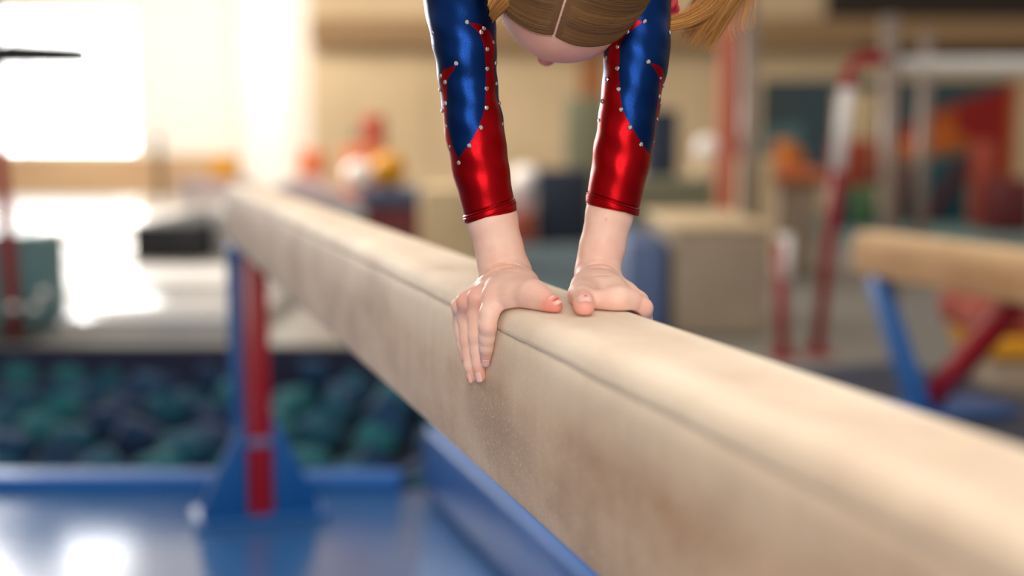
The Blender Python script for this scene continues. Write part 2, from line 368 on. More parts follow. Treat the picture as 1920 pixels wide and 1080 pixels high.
# raised mats with shiny tops before the window
bx('block_mat', M['black'], 246, 376, 420, 492, 10.5, 2.2, 'black block mat on the far floor left of the beam end', 'gym mat', bev=.01)
0 and bx('cover_sheet', M['greymat'], 241, 380, 424, 431, 10.45, 2.3, 'thin pale cover laid over the black block mat', 'cover', bev=.004)
bx('floor_runner', M['gloss'], 100, 240, 491, 494, 10.4, 6.0, 'glossy white vinyl strip on the far floor shining with window light', 'gym mat', bev=.003)
q0, q1 = P(14, 442, 12.4), P(330, 442, 12.4)
tag(MB().prism([(q0.x, 12.4, .002), (q0.x, 16.4, .002), (q0.x, 16.4, .27), (q0.x, 12.4, .055)], (q1.x-q0.x, 0, 0)).build('wedge_mat', M['gloss'], None, .01), 'long white wedge mat with shining top below the bright window', 'gym mat')
bx('panel_mat', M['greymat'], 116, 470, 600, 622, 6.55, 1.7, 'flat pale grey mat behind the far edge of the foam pit', 'gym mat', bev=.01, z0=.001)
bx('panel_mat', M['white'], 120, 470, 545, 560, 8.3, 1.6, 'second flat pale mat, between the grey mat and the black block mat', 'gym mat', bev=.01, z0=.001)
bx('wedge_mat', M['greymat'], 398, 460, 395, 470, 10.9, 1.8, 'pale grey mat just left of the beam end', 'gym mat', bev=.03, z0=.001)
fp = P(305, 300, 16.8).x
pp = empty('barrier_post', (fp, 16.64, 0), 'thin dark post standing before the tan wainscot', 'post')
MB().tube([(0, 0, .02), (0, 0, P(300, 250, 16.8).z)], .045, 12).build('shaft', M['dark_metal'], pp, smooth=True); MB().box(-.12, .12, -.12, .12, 0, .02).build('base', M['dark_metal'], pp, .004)
bx('storage_box', M['yellow'], 394, 440, 292, 336, 17, .4, 'yellow-orange box beside the far end of the long beam', 'box', bev=.02, z0=None)
bx('box_shelf', M['lilac'], 330, 460, 336, 380, 16.9, .6, 'low pink-grey bench beneath the yellow-orange box', 'bench', bev=.02, z0=.001)

# ------------------------------------------------------------ middle distance
Ym = 11.0
def stand(name, m, x0, x1, ytop, Y, depth, label, cat, bev=.02, group=None, ybot=None):
    zb = .006 if ybot is None else P(0, ybot, Y).z
    return bx(name, m, x0, x1, ytop, 0, Y, depth, label, cat, group, bev, z0=zb)
stand('mat_stack_base', M['redv'], 682, 786, 388, Ym, .8, 'dark red padded block beneath the blue mat, left of the gymnast arms', 'gym mat')
stand('folded_mat', M['dimblue'], 672, 802, 356, Ym-.05, .9, 'blue folded mat lying on the dark red padded block', 'gym mat', ybot=387)
c = P(728, 318, Ym+.3); r = P(762, 318, Ym+.3).x-c.x
ball('exercise_ball', M['yellow'], c, r); tag(bpy.context.scene.objects['exercise_ball'], 'yellow ball resting on the blue folded mat', 'ball')
zt = P(0, 356, Ym-.05).z
bpy.data.objects['exercise_ball'].location.z = zt+r
def wball(x, y, Y, rp, label, m='white_ball', zs=None):
    c = P(x, y, Y); r = rp*Y/FPX; o = ball('ball', M[m], c, r); 
    return tag(o, label, 'ball')
lm = MB(); a0, a1, a2 = P(505, 340, 12), P(560, 332, 12), P(690, 400, 12)
lm.prism([(a0.x, 12, .001), (a2.x, 12, .001), (a2.x, 12, a2.z), (a1.x, 12, a1.z), (a0.x, 12, a0.z-.05)], (0, .8, 0))
tag(lm.build('wedge_mat', M['lilac'], None, .02), 'lilac-grey wedge mat sloping down to the right behind the beam', 'gym mat')
stand('floor_mat', M['teal_mat'], 560, 700, 405, 11.5, .4, 'low grey-blue mat in front of the lilac-grey wedge', 'gym mat')
# pile of foam shapes behind the ball
stand('foam_block', M['orange'], 640, 705, 272, 12.85, .5, 'orange foam block standing behind the white and yellow balls', 'foam block', .04)
bb_ = stand('foam_block', M['redbrown'], 676, 716, 215, 13.5, .25, 'tall brick-red foam block leaning up behind the orange block', 'foam block', .05)
stand('foam_roll', M['greygreen'], 650, 680, 240, 13.9, .2, 'dark olive foam roll beside the tall brick-red block', 'foam roll', .04)
stand('foam_block', M['orange'], 556, 596, 280, 13.0, .3, 'small orange-red foam block above the lilac-grey wedge', 'foam block', .05)
wball(672, 330, 11.15, 27, 'white ball resting on the blue mat left of the yellow ball').location.z = zt+27*11.15/FPX
stand('cream_block', M['cream'], 786, 905, 352, 9.6, .8, 'cream padded block behind the left wrist of the gymnast', 'gym mat', .03)
# between the arms
stand('navy_mat', M['navy'], 1004, 1112, 318, 12.2, .4, 'upright navy mat seen between the two arms', 'gym mat', .03)
stand('grey_cabinet', M['greygreen'], 1062, 1140, 182, 14.0, .6, 'tall grey-green cabinet behind the navy mat between the arms', 'cabinet', .02)
tag(MB().box(wx(1085, YR), wx(1130, YR), YR-.03, YR-.001, wz(190, YR), wz(105, YR)).build('wall_panel', M['doorwood'], None, .005), 'orange-brown panel on the back wall between head and cabinet', 'wall panel')
stand('drum', M['redbrown'], 958, 1002, 398, 12.0, .3, 'dull red block left of the upright navy mat', 'foam block', .03)
stand('low_cabinet', M['lilac'], 940, 1000, 375, 12.6, .4, 'pale low cabinet with a white ball on it, right of the left sleeve', 'cabinet', .02)
ztc = P(0, 375, 12.6).z
wball(985, 350, 12.8, 32, 'white ball on the pale low cabinet between the arms').location.z = ztc+32*12.8/FPX
for (x, y, rp, lb) in ((966, 278, 20, 'small round wall lamp glowing beside the left sleeve'), ):
    pass
stand('locker', M['navy'], 1214, 1276, 205, 13.0, .5, 'tall narrow navy locker right of the right sleeve', 'locker', .02)
stand('shelf_unit', M['greygreen'], 1150, 1345, 335, 12.0, .5, 'low grey-green shelf unit under the navy locker', 'cabinet', .02)
bs = stand('vault_box', M['taupe'], 1266, 1456, 432, 6.5, 1.3, 'large taupe carpeted box right of the right hand', 'box', .02)
MB().box(P(1264, 0, 6.5).x, P(1458, 0, 6.5).x, 6.49, 7.81, P(0, 432, 6.5).z, P(0, 420, 6.5).z).build('lid', M['cream'], bs, .01)
stand('block_mat', M['steelblue'], 1176, 1260, 452, 6.6, 1.1, 'steel-blue padded block against the left side of the taupe box', 'gym mat', .03)
stand('storage_box', M['cream'], 1404, 1462, 296, 9.0, .5, 'upright cream box behind the taupe carpeted box', 'box', .02)
stand('vault_table', M['taupe'], 1464, 1548, 345, 9.4, .6, 'vaulting table body behind the left red post', 'vault', .02)
vt = bpy.data.objects['vault_table']; bx('vault_top', M['orange'], 1446, 1552, 316, 344, 9.3, .8, None, None, bev=.04, parent=vt)
stand('foam_roll', M['ochre'], 1470, 1520, 280, 9.6, .2, 'ochre foam roll lying on the peach vault top', 'foam roll', .03, ybot=316)
# two white globes added in place of round lamp reflections
stand('plinth', M['wall'], 1306, 1376, 305, 12.6, .4, 'cream plinth carrying two white balls beside the red column', 'plinth', .02)
zp = P(0, 305, 12.6).z
wball(1326, 276, 12.8, 25, 'left white ball standing in for a lamp reflection, on the cream plinth').location.z = zp+25*12.8/FPX
wball(1372-12, 276, 12.8, 0.1+24, 'right white ball standing in for a lamp reflection, on the cream plinth').location.z = zp+24*12.8/FPX
bpy.data.objects['ball.003'].location.x = bpy.data.objects['ball.002'].location.x+.29

# red columns and bar frames on the right
def post(name, x0, x1, ya, yb, Y, r, m, label, parts=None):
    a = P(x0, ya, Y); b_ = P(x1, yb, Y)
    return a, b_
col = empty('gym_column', (P(1384, 0, 10).x, 10, 0), 'wide salmon-red padded column right of the right arm', 'column')
MB().box(-.125, .05, -.1, .1, .0, 3.0).build('padding', mat('salmon_vinyl', rgb(190, 95, 70), .6), col, .02)
MB().tube([(.09, 0, 0), (.09, 0, 3.0)], .04, 16).build('pole', M['redp'], col, smooth=True)
def upright(xt, yt, xb, Y, r, m, label, extra=None, name='bar_upright', group=None):
    t = P(xt, yt, Y); g = P(xb, 640, Y)
    u = empty(name, (g.x, Y, 0), label, 'gym apparatus', group)
    p = [(0, 0, .02), (t.x-g.x, 0, t.z)]
    MB().tube(p, r, 16).build('tube', m, u, smooth=True)
    MB().box(-.06, .06, -.09, .09, 0, .02).build('base_plate', m, u, .004)
    return u, t, g
u, t, g = upright(1462, 452, 1468, 5.9, .030, M['redp'], 'short red upright with a pale sleeve, right of the taupe box')
MB().tube([(0, 0, .38), (0, 0, .60)], .034, 16).build('sleeve', M['white'], u, smooth=True)
u, t, g = upright(1592, 128, 1533, 6.0, .030, M['redp'], 'tall leaning red upright with a light-whitened upper length and short red top arm')
k0, k1 = .62, .93
MB().tube([tuple(Vector((0, 0, .02)).lerp(Vector((t.x-g.x, 0, t.z)), k)) for k in (.64, .80, .93)], .034, 16).build('sleeve', M['white'], u, smooth=True)  # white tube paints in the light falling on the upper post
MB().tube([(t.x-g.x, 0, t.z), (t.x-g.x+.05, 0, t.z+.04), (t.x-g.x+.17, 0, t.z+.045)], .035, 12).build('top_arm', M['redp'], u, smooth=True)
u, t, g = upright(1668, 30, 1664, 8.0, .055, M['steel'], 'grey steel upright with a long pale crossbar, in front of the red mural')
z = P(0, 122, 8).z
MB().tube([(0, 0, z), (2.2, -.1, z-.005)], .05, 16).build('crossbar', M['white'], u, smooth=True)
u, t, g = upright(1738, 60, 1716, 9.0, .045, M['steel'], 'second grey steel upright, right of the one with the crossbar')
u, t, g = upright(1404, 0, 1400, 8.6, .06, M['steel'], 'pale steel pole just right of the salmon-red column')

# mural panel on the right back wall
mu = empty('wall_mural', (wx(1660, YR), YR-.012, wz(230, YR)), 'blue wall mural with a big red wedge and orange border, on the right back wall', 'mural')
def wallpoly(pts, y, name, m, parent=mu, th=.012):
    o_ = mu.location
    q = [(wx(x, YR)-o_.x, -y, wz(yy, YR)-o_.z) for x, yy in pts]
    return MB().prism(q, (0, th, 0)).build(name, m, parent)
M['mural_blue'] = mat('mural_blue_paint', rgb(52, 78, 92), .7, 0, rgb(60, 72, 75), 1.5)
M['mural_red'] = mat('mural_red_paint', rgb(150, 14, 10), .7); M['mural_orange'] = mat('mural_orange_paint', rgb(190, 95, 20), .7)
wallpoly([(1425, 150), (1892, 150), (1892, 345), (1425, 345)], 0.0, 'backboard', M['mural_blue'])
wallpoly([(1560, 330), (1640, 260), (1760, 205), (1886, 160), (1886, 330)], .016, 'red_wedge', M['mural_red'])
wallpoly([(1886, 150), (1900, 150), (1900, 345), (1886, 345)], .016, 'orange_border', M['mural_orange'])
wallpoly([(1745, 215), (1785, 205), (1785, 250), (1745, 250)], .03, 'orange_patch', M['mural_orange'])
wallpoly([(1428, 240), (1500, 232), (1500, 290), (1428, 290)], .016, 'blue_patch', M['teal'])
wallpoly([(1560, 170), (1640, 170), (1640, 330), (1560, 330)], .03, 'cream_banner', M['cream'])  # banner hanging over the mural, grouped as its part
# tilted incline with orange edge
inc = empty('climbing_block', (P(1775, 0, 15).x, 15, .006), 'teal climbing block with a slanting orange top edge and red diagonal brace', 'play block')
def pl(pts, Y, name, m, d, parent):
    o_ = parent.location
    q = [(P(x, 0, Y).x-o_.x, Y-o_.y, max(P(x, y, Y).z-.006, 0)) for x, y in pts]
    return MB().prism(q, (0, d, 0)).build(name, m, parent, .01)
M['teal_block'] = mat('teal_block_paint', rgb(10, 75, 90), .7)
pl([(1722, 308), (1832, 288), (1832, 430), (1722, 430)], 15, 'body', M['teal_block'], .6, inc)
pl([(1692, 270), (1812, 250), (1832, 262), (1834, 276), (1692, 300)], 14.99, 'orange_edge', M['mural_orange'], .62, inc)
pl([(1700, 301), (1834, 277), (1834, 287), (1700, 312)], 14.995, 'grey_band', M['greygreen'], .61, inc)
pl([(1742, 430), (1765, 430), (1832, 310), (1818, 292)], 14.96, 'brace', mat('maroon_paint', rgb(95, 35, 40), .7), .03, inc)
pl([(1695, 306), (1718, 308), (1706, 430), (1690, 430)], 14.97, 'side_rail', mat('dusty_red_paint', rgb(120, 72, 66), .7), .3, inc)
stand('foam_block', M['redbrown'], 1850, 1886, 265, 14.2, .5, 'dark red block right of the teal climbing block', 'foam block', .03)
stand('foam_block', M['redv'], 1868, 1960, 335, 13.4, .5, 'low dark red block at the right edge of the photo', 'foam block', .05)
stand('foam_block', M['redbrown'], 1572, 1650, 262, 15.6, .5, 'orange-red foam block below the cream banner', 'foam block', .05)
stand('foam_block', M['green'], 1610, 1660, 352, 14.3, .4, 'small green foam block beside the grey steel upright', 'foam block', .04)
stand('foam_block', M['navy'], 1570, 1608, 350, 13.8, .4, 'small navy foam block left of the green one', 'foam block', .04)
stand('play_table', M['ochre'], 1462, 1500, 262, 15.2, .4, 'ochre block in front of the mural left of the leaning upright', 'play block', .04)
tm = MB().box(P(1560, 0, 13.2).x, 9, 12.3, 17.6, .0005, .0045).build('exercise_carpet', M['teal_mat'], None, .004); tag(tm, 'wide grey-teal carpet on the far floor at the right', 'carpet')
tag(MB().box(-.2, 1.0, 6.6, 11.9, .0005, .0045).build('exercise_carpet', mat('slate_carpet', (.055, .10, .125), .85), None, .001), 'grey-teal carpet strip on the floor seen between the two wrists', 'carpet')
# yellow/orange mats behind the second beam
def bxp(name, m, pts, Y, d, z0, label, cat):
    q = [(P(x, 0, Y).x, Y, P(x, y, Y).z) for x, y in pts]
    return tag(MB().prism(q, (0, d, 0)).build(name, m, None, .01), label, cat)
y5 = 5.0
bx('soft_beam', M['redbrown'], 1836, 2050, 572, 632, y5, .5, 'orange-red padded soft beam behind the red leg at the right edge', 'gym mat', bev=.03)
bx('soft_block', M['yellow'], 1858, 2060, 634, 676, y5-.02, .5, 'yellow padded mat under the orange-red soft beam', 'gym mat', bev=.02)
bx('soft_block', M['taupe'], 1866, 2070, 678, 760, y5, .5, 'taupe block under the yellow mat at the right edge', 'gym mat', bev=.02, z0=.001)

#@@PERSON@@
# ------------------------------------------------------------ SDF modelling tools
V3 = lambda p: np.array([p[0], p[1], p[2]], dtype=np.float32)
class SDF:
    def __init__(s, lo, hi, vox):
        s.lo = np.array(lo, dtype=np.float64); s.vox = vox
        s.n = np.ceil((np.array(hi)-s.lo)/vox).astype(int)+1
        ax = [(s.lo[i]+vox*np.arange(s.n[i])).astype(np.float32) for i in range(3)]; s.ax = ax
    def empty(s): return np.full(s.n, .2, dtype=np.float32)
    def sub(s, lo, hi):
        a = [max(0, int((lo[i]-s.lo[i])/s.vox)) for i in range(3)]; b = [min(s.n[i], int((hi[i]-s.lo[i])/s.vox)+2) for i in range(3)]
        sl = tuple(slice(a[i], max(a[i], b[i])) for i in range(3))
        X, Y, Z = np.meshgrid(s.ax[0][sl[0]], s.ax[1][sl[1]], s.ax[2][sl[2]], indexing='ij'); return sl, X, Y, Z
    def smin(s, F, sl, d, k):
        a = F[sl]
        if k <= 0: F[sl] = np.minimum(a, d); return
        h = np.clip(.5+.5*(a-d)/k, 0, 1); F[sl] = a*(1-h)+d*h-k*h*(1-h)
    def cone(s, F, a, b, ra, rb, k=.003, sq=None):
        a = V3(a); b = V3(b); m = max(ra, rb)+k*2+.004
        sl, X, Y, Z = s.sub(np.minimum(a, b)-m, np.maximum(a, b)+m)
        if X.size == 0: return
        ba = b-a; l2 = float(ba@ba)+1e-12
        t = np.clip(((X-a[0])*ba[0]+(Y-a[1])*ba[1]+(Z-a[2])*ba[2])/l2, 0, 1)
        d = np.sqrt((X-a[0]-ba[0]*t)**2+(Y-a[1]-ba[1]*t)**2+(Z-a[2]-ba[2]*t)**2)-(ra+(rb-ra)*t)
        s.smin(F, sl, d, k)
    def ell(s, F, c, axes, r, k=.003, subtract=False):
        c = V3(c); m = max(r)+k*2+.006; sl, X, Y, Z = s.sub(c-m, c+m)
        if X.size == 0: return
        q = []
        for A, rr in zip(axes, r): q.append(((X-c[0])*A[0]+(Y-c[1])*A[1]+(Z-c[2])*A[2])/rr)
        k0 = np.sqrt(q[0]**2+q[1]**2+q[2]**2); k1 = np.sqrt((q[0]/r[0])**2+(q[1]/r[1])**2+(q[2]/r[2])**2)+1e-9
        d = k0*(k0-1)/k1
        if subtract:
            a = F[sl]; d = -d; h = np.clip(.5-.5*(a-d)/k, 0, 1); F[sl] = a*(1-h)+d*h+k*h*(1-h)
        else: s.smin(F, sl, d, k)
    def mesh(s, F):
        n = F.shape; ins = F < 0; v = np.zeros(tuple(m-1 for m in n), dtype=np.int8)
        cor = [(i, j, k) for i in (0, 1) for j in (0, 1) for k in (0, 1)]
        g = lambda A, c: A[c[0]:n[0]-1+c[0], c[1]:n[1]-1+c[1], c[2]:n[2]-1+c[2]]
        for c in cor: v += g(ins, c)
        act = (v > 0) & (v < 8); idx = np.argwhere(act); num = np.full(act.shape, -1, dtype=np.int64); num[act] = np.arange(len(idx))
        acc = np.zeros((len(idx), 3)); cnt = np.zeros(len(idx))
        for ci, a in enumerate(cor):
            for b in cor[ci+1:]:
                if sum(abs(a[i]-b[i]) for i in range(3)) != 1: continue
                fa = F[idx[:, 0]+a[0], idx[:, 1]+a[1], idx[:, 2]+a[2]]; fb = F[idx[:, 0]+b[0], idx[:, 1]+b[1], idx[:, 2]+b[2]]
                cr = (fa < 0) != (fb < 0); t = np.where(cr, fa/np.where(cr, fa-fb, 1), 0)
                for i in range(3): acc[:, i] += np.where(cr, a[i]+(b[i]-a[i])*t, 0)
                cnt += cr
        vs = s.lo+(idx+acc/cnt[:, None])*s.vox; faces = []
        for ax in range(3):
            u, w_ = [(1, 2), (2, 0), (0, 1)][ax]
            A = [slice(1, n[i]-1) for i in range(3)]; A[ax] = slice(0, n[ax]-1); B = list(A); B[ax] = slice(1, n[ax])
            ia = ins[tuple(A)]; ib = ins[tuple(B)]; cr = np.argwhere(ia != ib)
            if not len(cr): continue
            off = np.array([1, 1, 1]); off[ax] = 0; p = cr+off; fl = ia[cr[:, 0], cr[:, 1], cr[:, 2]]
            def q(du, dw): r = p.copy(); r[:, u] -= du; r[:, w_] -= dw; return num[r[:, 0], r[:, 1], r[:, 2]]
            Q = np.stack([q(0, 0), q(1, 0), q(1, 1), q(0, 1)], 1); Q[~fl] = Q[~fl][:, ::-1]; faces.append(Q)
        return vs, np.concatenate(faces)
def merge(parts):
    vs = []; fs = []; n = 0
    for v, f in parts: vs.append(v); fs.append(np.asarray(f)+n); n += len(v)
    return np.concatenate(vs), np.concatenate(fs)
def mesh_np(name, v, f):
    me = bpy.data.meshes.new(name); me.vertices.add(len(v)); me.vertices.foreach_set('co', np.asarray(v, dtype=np.float32).ravel())
    k = f.shape[1]; me.loops.add(len(f)*k); me.loops.foreach_set('vertex_index', f.ravel().astype(np.int32)); me.polygons.add(len(f))
    me.polygons.foreach_set('loop_start', np.arange(0, len(f)*k, k, dtype=np.int32)); me.polygons.foreach_set('loop_total', np.full(len(f), k, dtype=np.int32))
    me.update(); me.validate(); me.polygons.foreach_set('use_smooth', [True]*len(me.polygons)); return me
def attr(me, name, val):
    a = me.attributes.new(name, 'FLOAT', 'POINT'); a.data.foreach_set('value', np.asarray(val, dtype=np.float32))
def bez(pts, n):      # Catmull-Rom through points
    pts = [np.array(p, dtype=float) for p in pts]; pts = [2*pts[0]-pts[1]]+pts+[2*pts[-1]-pts[-2]]; out = []
    m = len(pts)-3
    for t in np.linspace(0, m-1e-9, n):
        i = int(t); u = t-i; p0, p1, p2, p3 = pts[i:i+4]
        out.append(.5*((2*p1)+(-p0+p2)*u+(2*p0-5*p1+4*p2-p3)*u*u+(-p0+3*p1-3*p2+p3)*u**3))
    return np.array(out)

# ------------------------------------------------------------ the gymnast
PXM = 1/FPX
def fn(x, y, ww, r): return (onW(x, y, ww), r)       # joint beside the beam
YA = 1.085
class Arm: pass
LA, RA = Arm(), Arm()
LA.rows = [(-330, 868, 82, 1.20), (-150, 852, 72, 1.13), (0, 861, 66, 1.10), (78, 871, 59, YA), (156, 878, 54.5, YA), (233, 888, 55.5, YA), (311, 900.5, 53.5, YA), (375, 914, 49, YA), (402, 920, 48, YA)]
RA.rows = [(-330, 1232, 82, 1.20), (-150, 1218, 72, 1.13), (0, 1201, 58, 1.11), (97, 1195, 60, 1.10), (156, 1186.5, 57, 1.10), (233, 1176, 55, 1.10), (311, 1163, 53, 1.10), (360, 1153, 50, 1.10), (388, 1148, 48, 1.10)]
LA.skin = [(360, 911, 46, YA), (410, 923, 46.5, YA), (465, 936, 44, YA), (487, 940, 44.5, YA), (505, 945, 46, YA), (520, 950, 46, YA-.003)]
RA.skin = [(350, 1155, 44, 1.10), (400, 1143, 43.5, 1.10), (465, 1129, 42, 1.10), (490, 1123, 40, 1.10), (515, 1120, 40.5, 1.095)]
def put(x, y, Y, rp): return P(x, y, Y), rp*Y*PXM

def sample_hand(left):
    A = LA if left else RA
    sk = [put(x, y, Y, r) for y, x, r, Y in A.skin]
    if left:
        sw = lambda r: -(.0558+r)
        fingers = [
            [put(927, 556, 1.040, 20), (onW(919, 588, -.0605), .0091), (onW(915, 611, sw(.0074)), .0080), (onW(913, 632, sw(.0068)), .0073), (onW(912, 651, sw(.0060)), .0064), (onW(911, 674, sw(.0043)), .0050)],
            [put(895, 558, 1.066, 17), (onW(892, 592, -.0615), .0075), (onW(893, 631, sw(.0068)), .0072), (onW(895, 658, sw(.0060)), .0067), (onW(898, 684, sw(.0056)), .0059), (onW(902, 706, sw(.0042)), .0047)],
            [put(873, 565, 1.086, 15.5), (onW(872, 596, -.0630), .0071), (onW(876, 637, sw(.0066)), .0068), (onW(879, 662, sw(.0056)), .0060), (onW(882, 686, sw(.0054)), .0056), (onW(886, 708, sw(.0040)), .0044)],
            [put(862, 574, 1.104, 14), (onW(862, 600, -.0625), .0065), (onW(866, 627, sw(.0056)), .0060), (onW(869, 648, sw(.0050)), .0054), (onW(872, 670, sw(.0044)), .0046)]]
        wrist = put(949, 522, 1.082, 40); carp = put(940, 545, 1.068, 32)
        mc = [(wrist[0], fingers[i][0][0], wrist[1]*.72, fingers[i][0][1]*1.0) for i in range(4)]
        thumb = [put(975, 538, 1.055, 31), (onH(1000, 553, .0115), .0108), (onH(1014, 560, .0096), .0094), (onH(1025, 565.5, .0083), .0083), (onH(1035, 570.5, .0068), .0072), (onH(1041.5, 574.5, .0054), .0058)]
        pads = [(put(945, 556, 1.045, 36)), put(905, 566, 1.085, 24), put(965, 556, 1.03, 28)]
        crease = [(lambda x: 494+((x-951)/50)**2*24, .9, 895, 985), (lambda x: 501+((x-958)/50)**2*17, .6, 905, 975), (lambda x: 508+((x-945)/60)**2*14, .35, 915, 975)]
        YC = 1.085
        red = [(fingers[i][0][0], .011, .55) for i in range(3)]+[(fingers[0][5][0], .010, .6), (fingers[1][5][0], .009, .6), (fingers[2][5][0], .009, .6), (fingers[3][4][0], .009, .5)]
        red += [(thumb[5][0], .012, .75), (thumb[4][0], .008, .5), (thumb[1][0], .014, .25)]+[(f[2][0], .006, .35) for f in fingers]  # thumb tip: backlit glow painted in as extra redness
    else:
        rw = lambda r: (.0558+r)
        fingers = [
            [(onW(1183, 567, .046), .0088), (onW(1191, 578, .052), .0088), (onW(1195, 594, rw(.0070)), .0082), (onW(1197, 632, rw(.0066)), .0068), (onW(1197, 668, rw(.0052)), .0050)],
            [put(1196, 566, 1.062, 19), (onW(1205, 578, .056), .0084), (onW(1207, 600, rw(.0066)), .0072), (onW(1209, 645, rw(.0062)), .0066), (onW(1207, 690, rw(.005)), .0048)],
            [put(1196, 565, 1.082, 17), (onW(1203, 580, .058), .0076), (onW(1204, 600, rw(.006)), .0068), (onW(1205, 645, rw(.006)), .006), (onW(1203, 680, rw(.0046)), .0044)],
            [put(1184, 561, 1.10, 15), (onW(1193, 575, .058), .007), (onW(1192, 595, rw(.006)), .006), (onW(1190, 640, rw(.005)), .005), (onW(1190, 660, rw(.0044)), .0044)]]
        wrist = put(1120, 520, 1.092, 37); 
        mc = [(wrist[0], fingers[i][0][0], wrist[1]*.76, fingers[i][0][1]*.95) for i in range(4)]
        thumb = [put(1103, 540, 1.062, 27), put(1094, 551, 1.035, 22), put(1092, 556, 1.015, 18.5), (onH(1093, 565, .0092), .0083), (onH(1095, 571.5, .0086), .0084), (onH(1096, 575.5, .0074), .0076)]
        pads = [put(1125, 553, 1.055, 34), put(1150, 557, 1.06, 30), put(1085, 557, 1.045, 15), put(1172, 558, 1.075, 24)]
        crease = [(lambda x: 494+((x-1123)/42)**2*20, .9, 1100, 1160), (lambda x: 502+((x-1125)/50)**2*14, .7, 1098, 1152), (lambda x: 516+((x-1130)/60)**2*12, .35, 1105, 1150)]
        YC = 1.09
        red = [(fingers[0][0][0], .010, .45), (fingers[1][0][0], .009, .45), (thumb[5][0], .012, .75), (thumb[3][0], .009, .4), (fingers[0][1][0], .010, .35), (fingers[1][1][0], .010, .35), (pads[2][0], .008, .4)]  # thumb tip value again carries painted backlight
    allp = [q[0] for f in fingers for q in f]+[q[0] for q in thumb]+[q[0] for q in sk]
    lo = np.min([V3(p) for p in allp], 0)-.028; hi = np.max([V3(p) for p in allp], 0)+.028
    hi[2] = V3(sk[0][0])[2]
    G = SDF(lo, hi, HANDVOX); F = G.empty()
    for (a, ra), (b, rb) in zip(sk, sk[1:]): G.cone(F, a, b, ra, rb, .004)
    G.cone(F, sk[-1][0], wrist[0], sk[-1][1], wrist[1], .006)
    for a, b, ra, rb in mc: G.cone(F, a, b, ra, rb, .007)
    for c, r in pads: G.cone(F, c, c+Vector((0, .0004, 0)), r, r, .010)
    if left: G.cone(F, wrist[0], carp[0], wrist[1], carp[1], .008)
    else:
        G.cone(F, onH(1122, 563, .0080), onH(1158, 564, .0078), .0084, .0086, .013); G.cone(F, onH(1156, 562, .0088), onW(1189, 577, .052), .0095, .0092, .011)
    G.cone(F, wrist[0], thumb[0][0], wrist[1]*.8, thumb[0][1], .010)
    G.cone(F, thumb[0][0], thumb[1][0], thumb[0][1], thumb[1][1], .014); G.cone(F, thumb[1][0], thumb[2][0], thumb[1][1], thumb[2][1], .010)
    # fingers as their own volumes with sharp clefts between them
    FF = G.empty()
    for f in fingers:
        T = G.empty()
        for (a, ra), (b, rb) in zip(f, f[1:]): G.cone(T, a, b, ra, rb, .0025)
        h = np.clip(.5+.5*(FF-T)/.0006, 0, 1); FF = FF*(1-h)+T*h-.0006*h*(1-h)
    T = G.empty()
    for (a, ra), (b, rb) in zip(thumb[2:], thumb[3:]): G.cone(T, a, b, ra, rb, .003)
    FF = np.minimum(FF, T)
    k = .0055; h = np.clip(.5+.5*(F-FF)/k, 0, 1); F = F*(1-h)+FF*h-k*h*(1-h)
    sl, X, Y, Z = G.sub(lo, hi); PT = np.stack([X, Y, Z], -1); px, py = proj_np(PT)
    front = 1/(1+np.exp((Y-YC)/.004))
    for fnc, dep, xa, xb in crease:
        win = np.clip((px-xa)/14, 0, 1)*np.clip((xb-px)/14, 0, 1); dd = py-fnc(px)
        F += (dep*.0019*np.exp(-(dd/1.5)**2)-dep*.0006*np.exp(-((dd-5)/3.5)**2))*win*front
    # knuckle wrinkles
    if left:
        for (cx, cy, wd, dep) in ((915, 606, 14, .5), (915, 613, 14, .6), (912, 650, 10, .45), (888, 627, 14, .5), (888, 634, 16, .6), (889, 620, 12, .35), (873, 636, 8, .4), (895, 679, 10, .3)):
            F += dep*.0004*np.exp(-((py-cy-.03*(px-cx)**2/4)/1.2)**2)*np.clip(1-np.abs(px-cx)/wd, 0, 1)*(Y < 1.2)
    # tendons and knuckles on the back of the hand
    # pressed flat against the beam
    wl = (X*EW.x+Y*EW.y)-BW; hz = Z-TOP; r_ = .016
    qx = np.abs(wl)-(.0556-r_); qz = np.abs(hz+.0812)-(.0812-r_)
    bsd = np.sqrt(np.maximum(qx, 0)**2+np.maximum(qz, 0)**2)+np.minimum(np.maximum(qx, qz), 0)-r_
    d = .0006-bsd; kk = .0012; h = np.clip(.5-.5*(F-d)/kk, 0, 1); F = F*(1-h)+d*h+kk*h*(1-h)
    v, f = G.mesh(F)
    # one smoothing pass
    for it in range(2):
        s_ = np.zeros_like(v); c_ = np.zeros(len(v))
        for i in range(4):
            a = f[:, i]; b = f[:, (i+1) % 4]; np.add.at(s_, a, v[b]); np.add.at(c_, a, 1); np.add.at(s_, b, v[a]); np.add.at(c_, b, 1)
        v = v*.5+.5*s_/c_[:, None]
    rd = np.zeros(len(v))
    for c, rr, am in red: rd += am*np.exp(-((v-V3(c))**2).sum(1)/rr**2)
    return v, f, rd, fingers, thumb
HANDVOX = .00072
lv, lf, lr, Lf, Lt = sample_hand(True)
rv, rf, rr_, Rf, Rt = sample_hand(False)

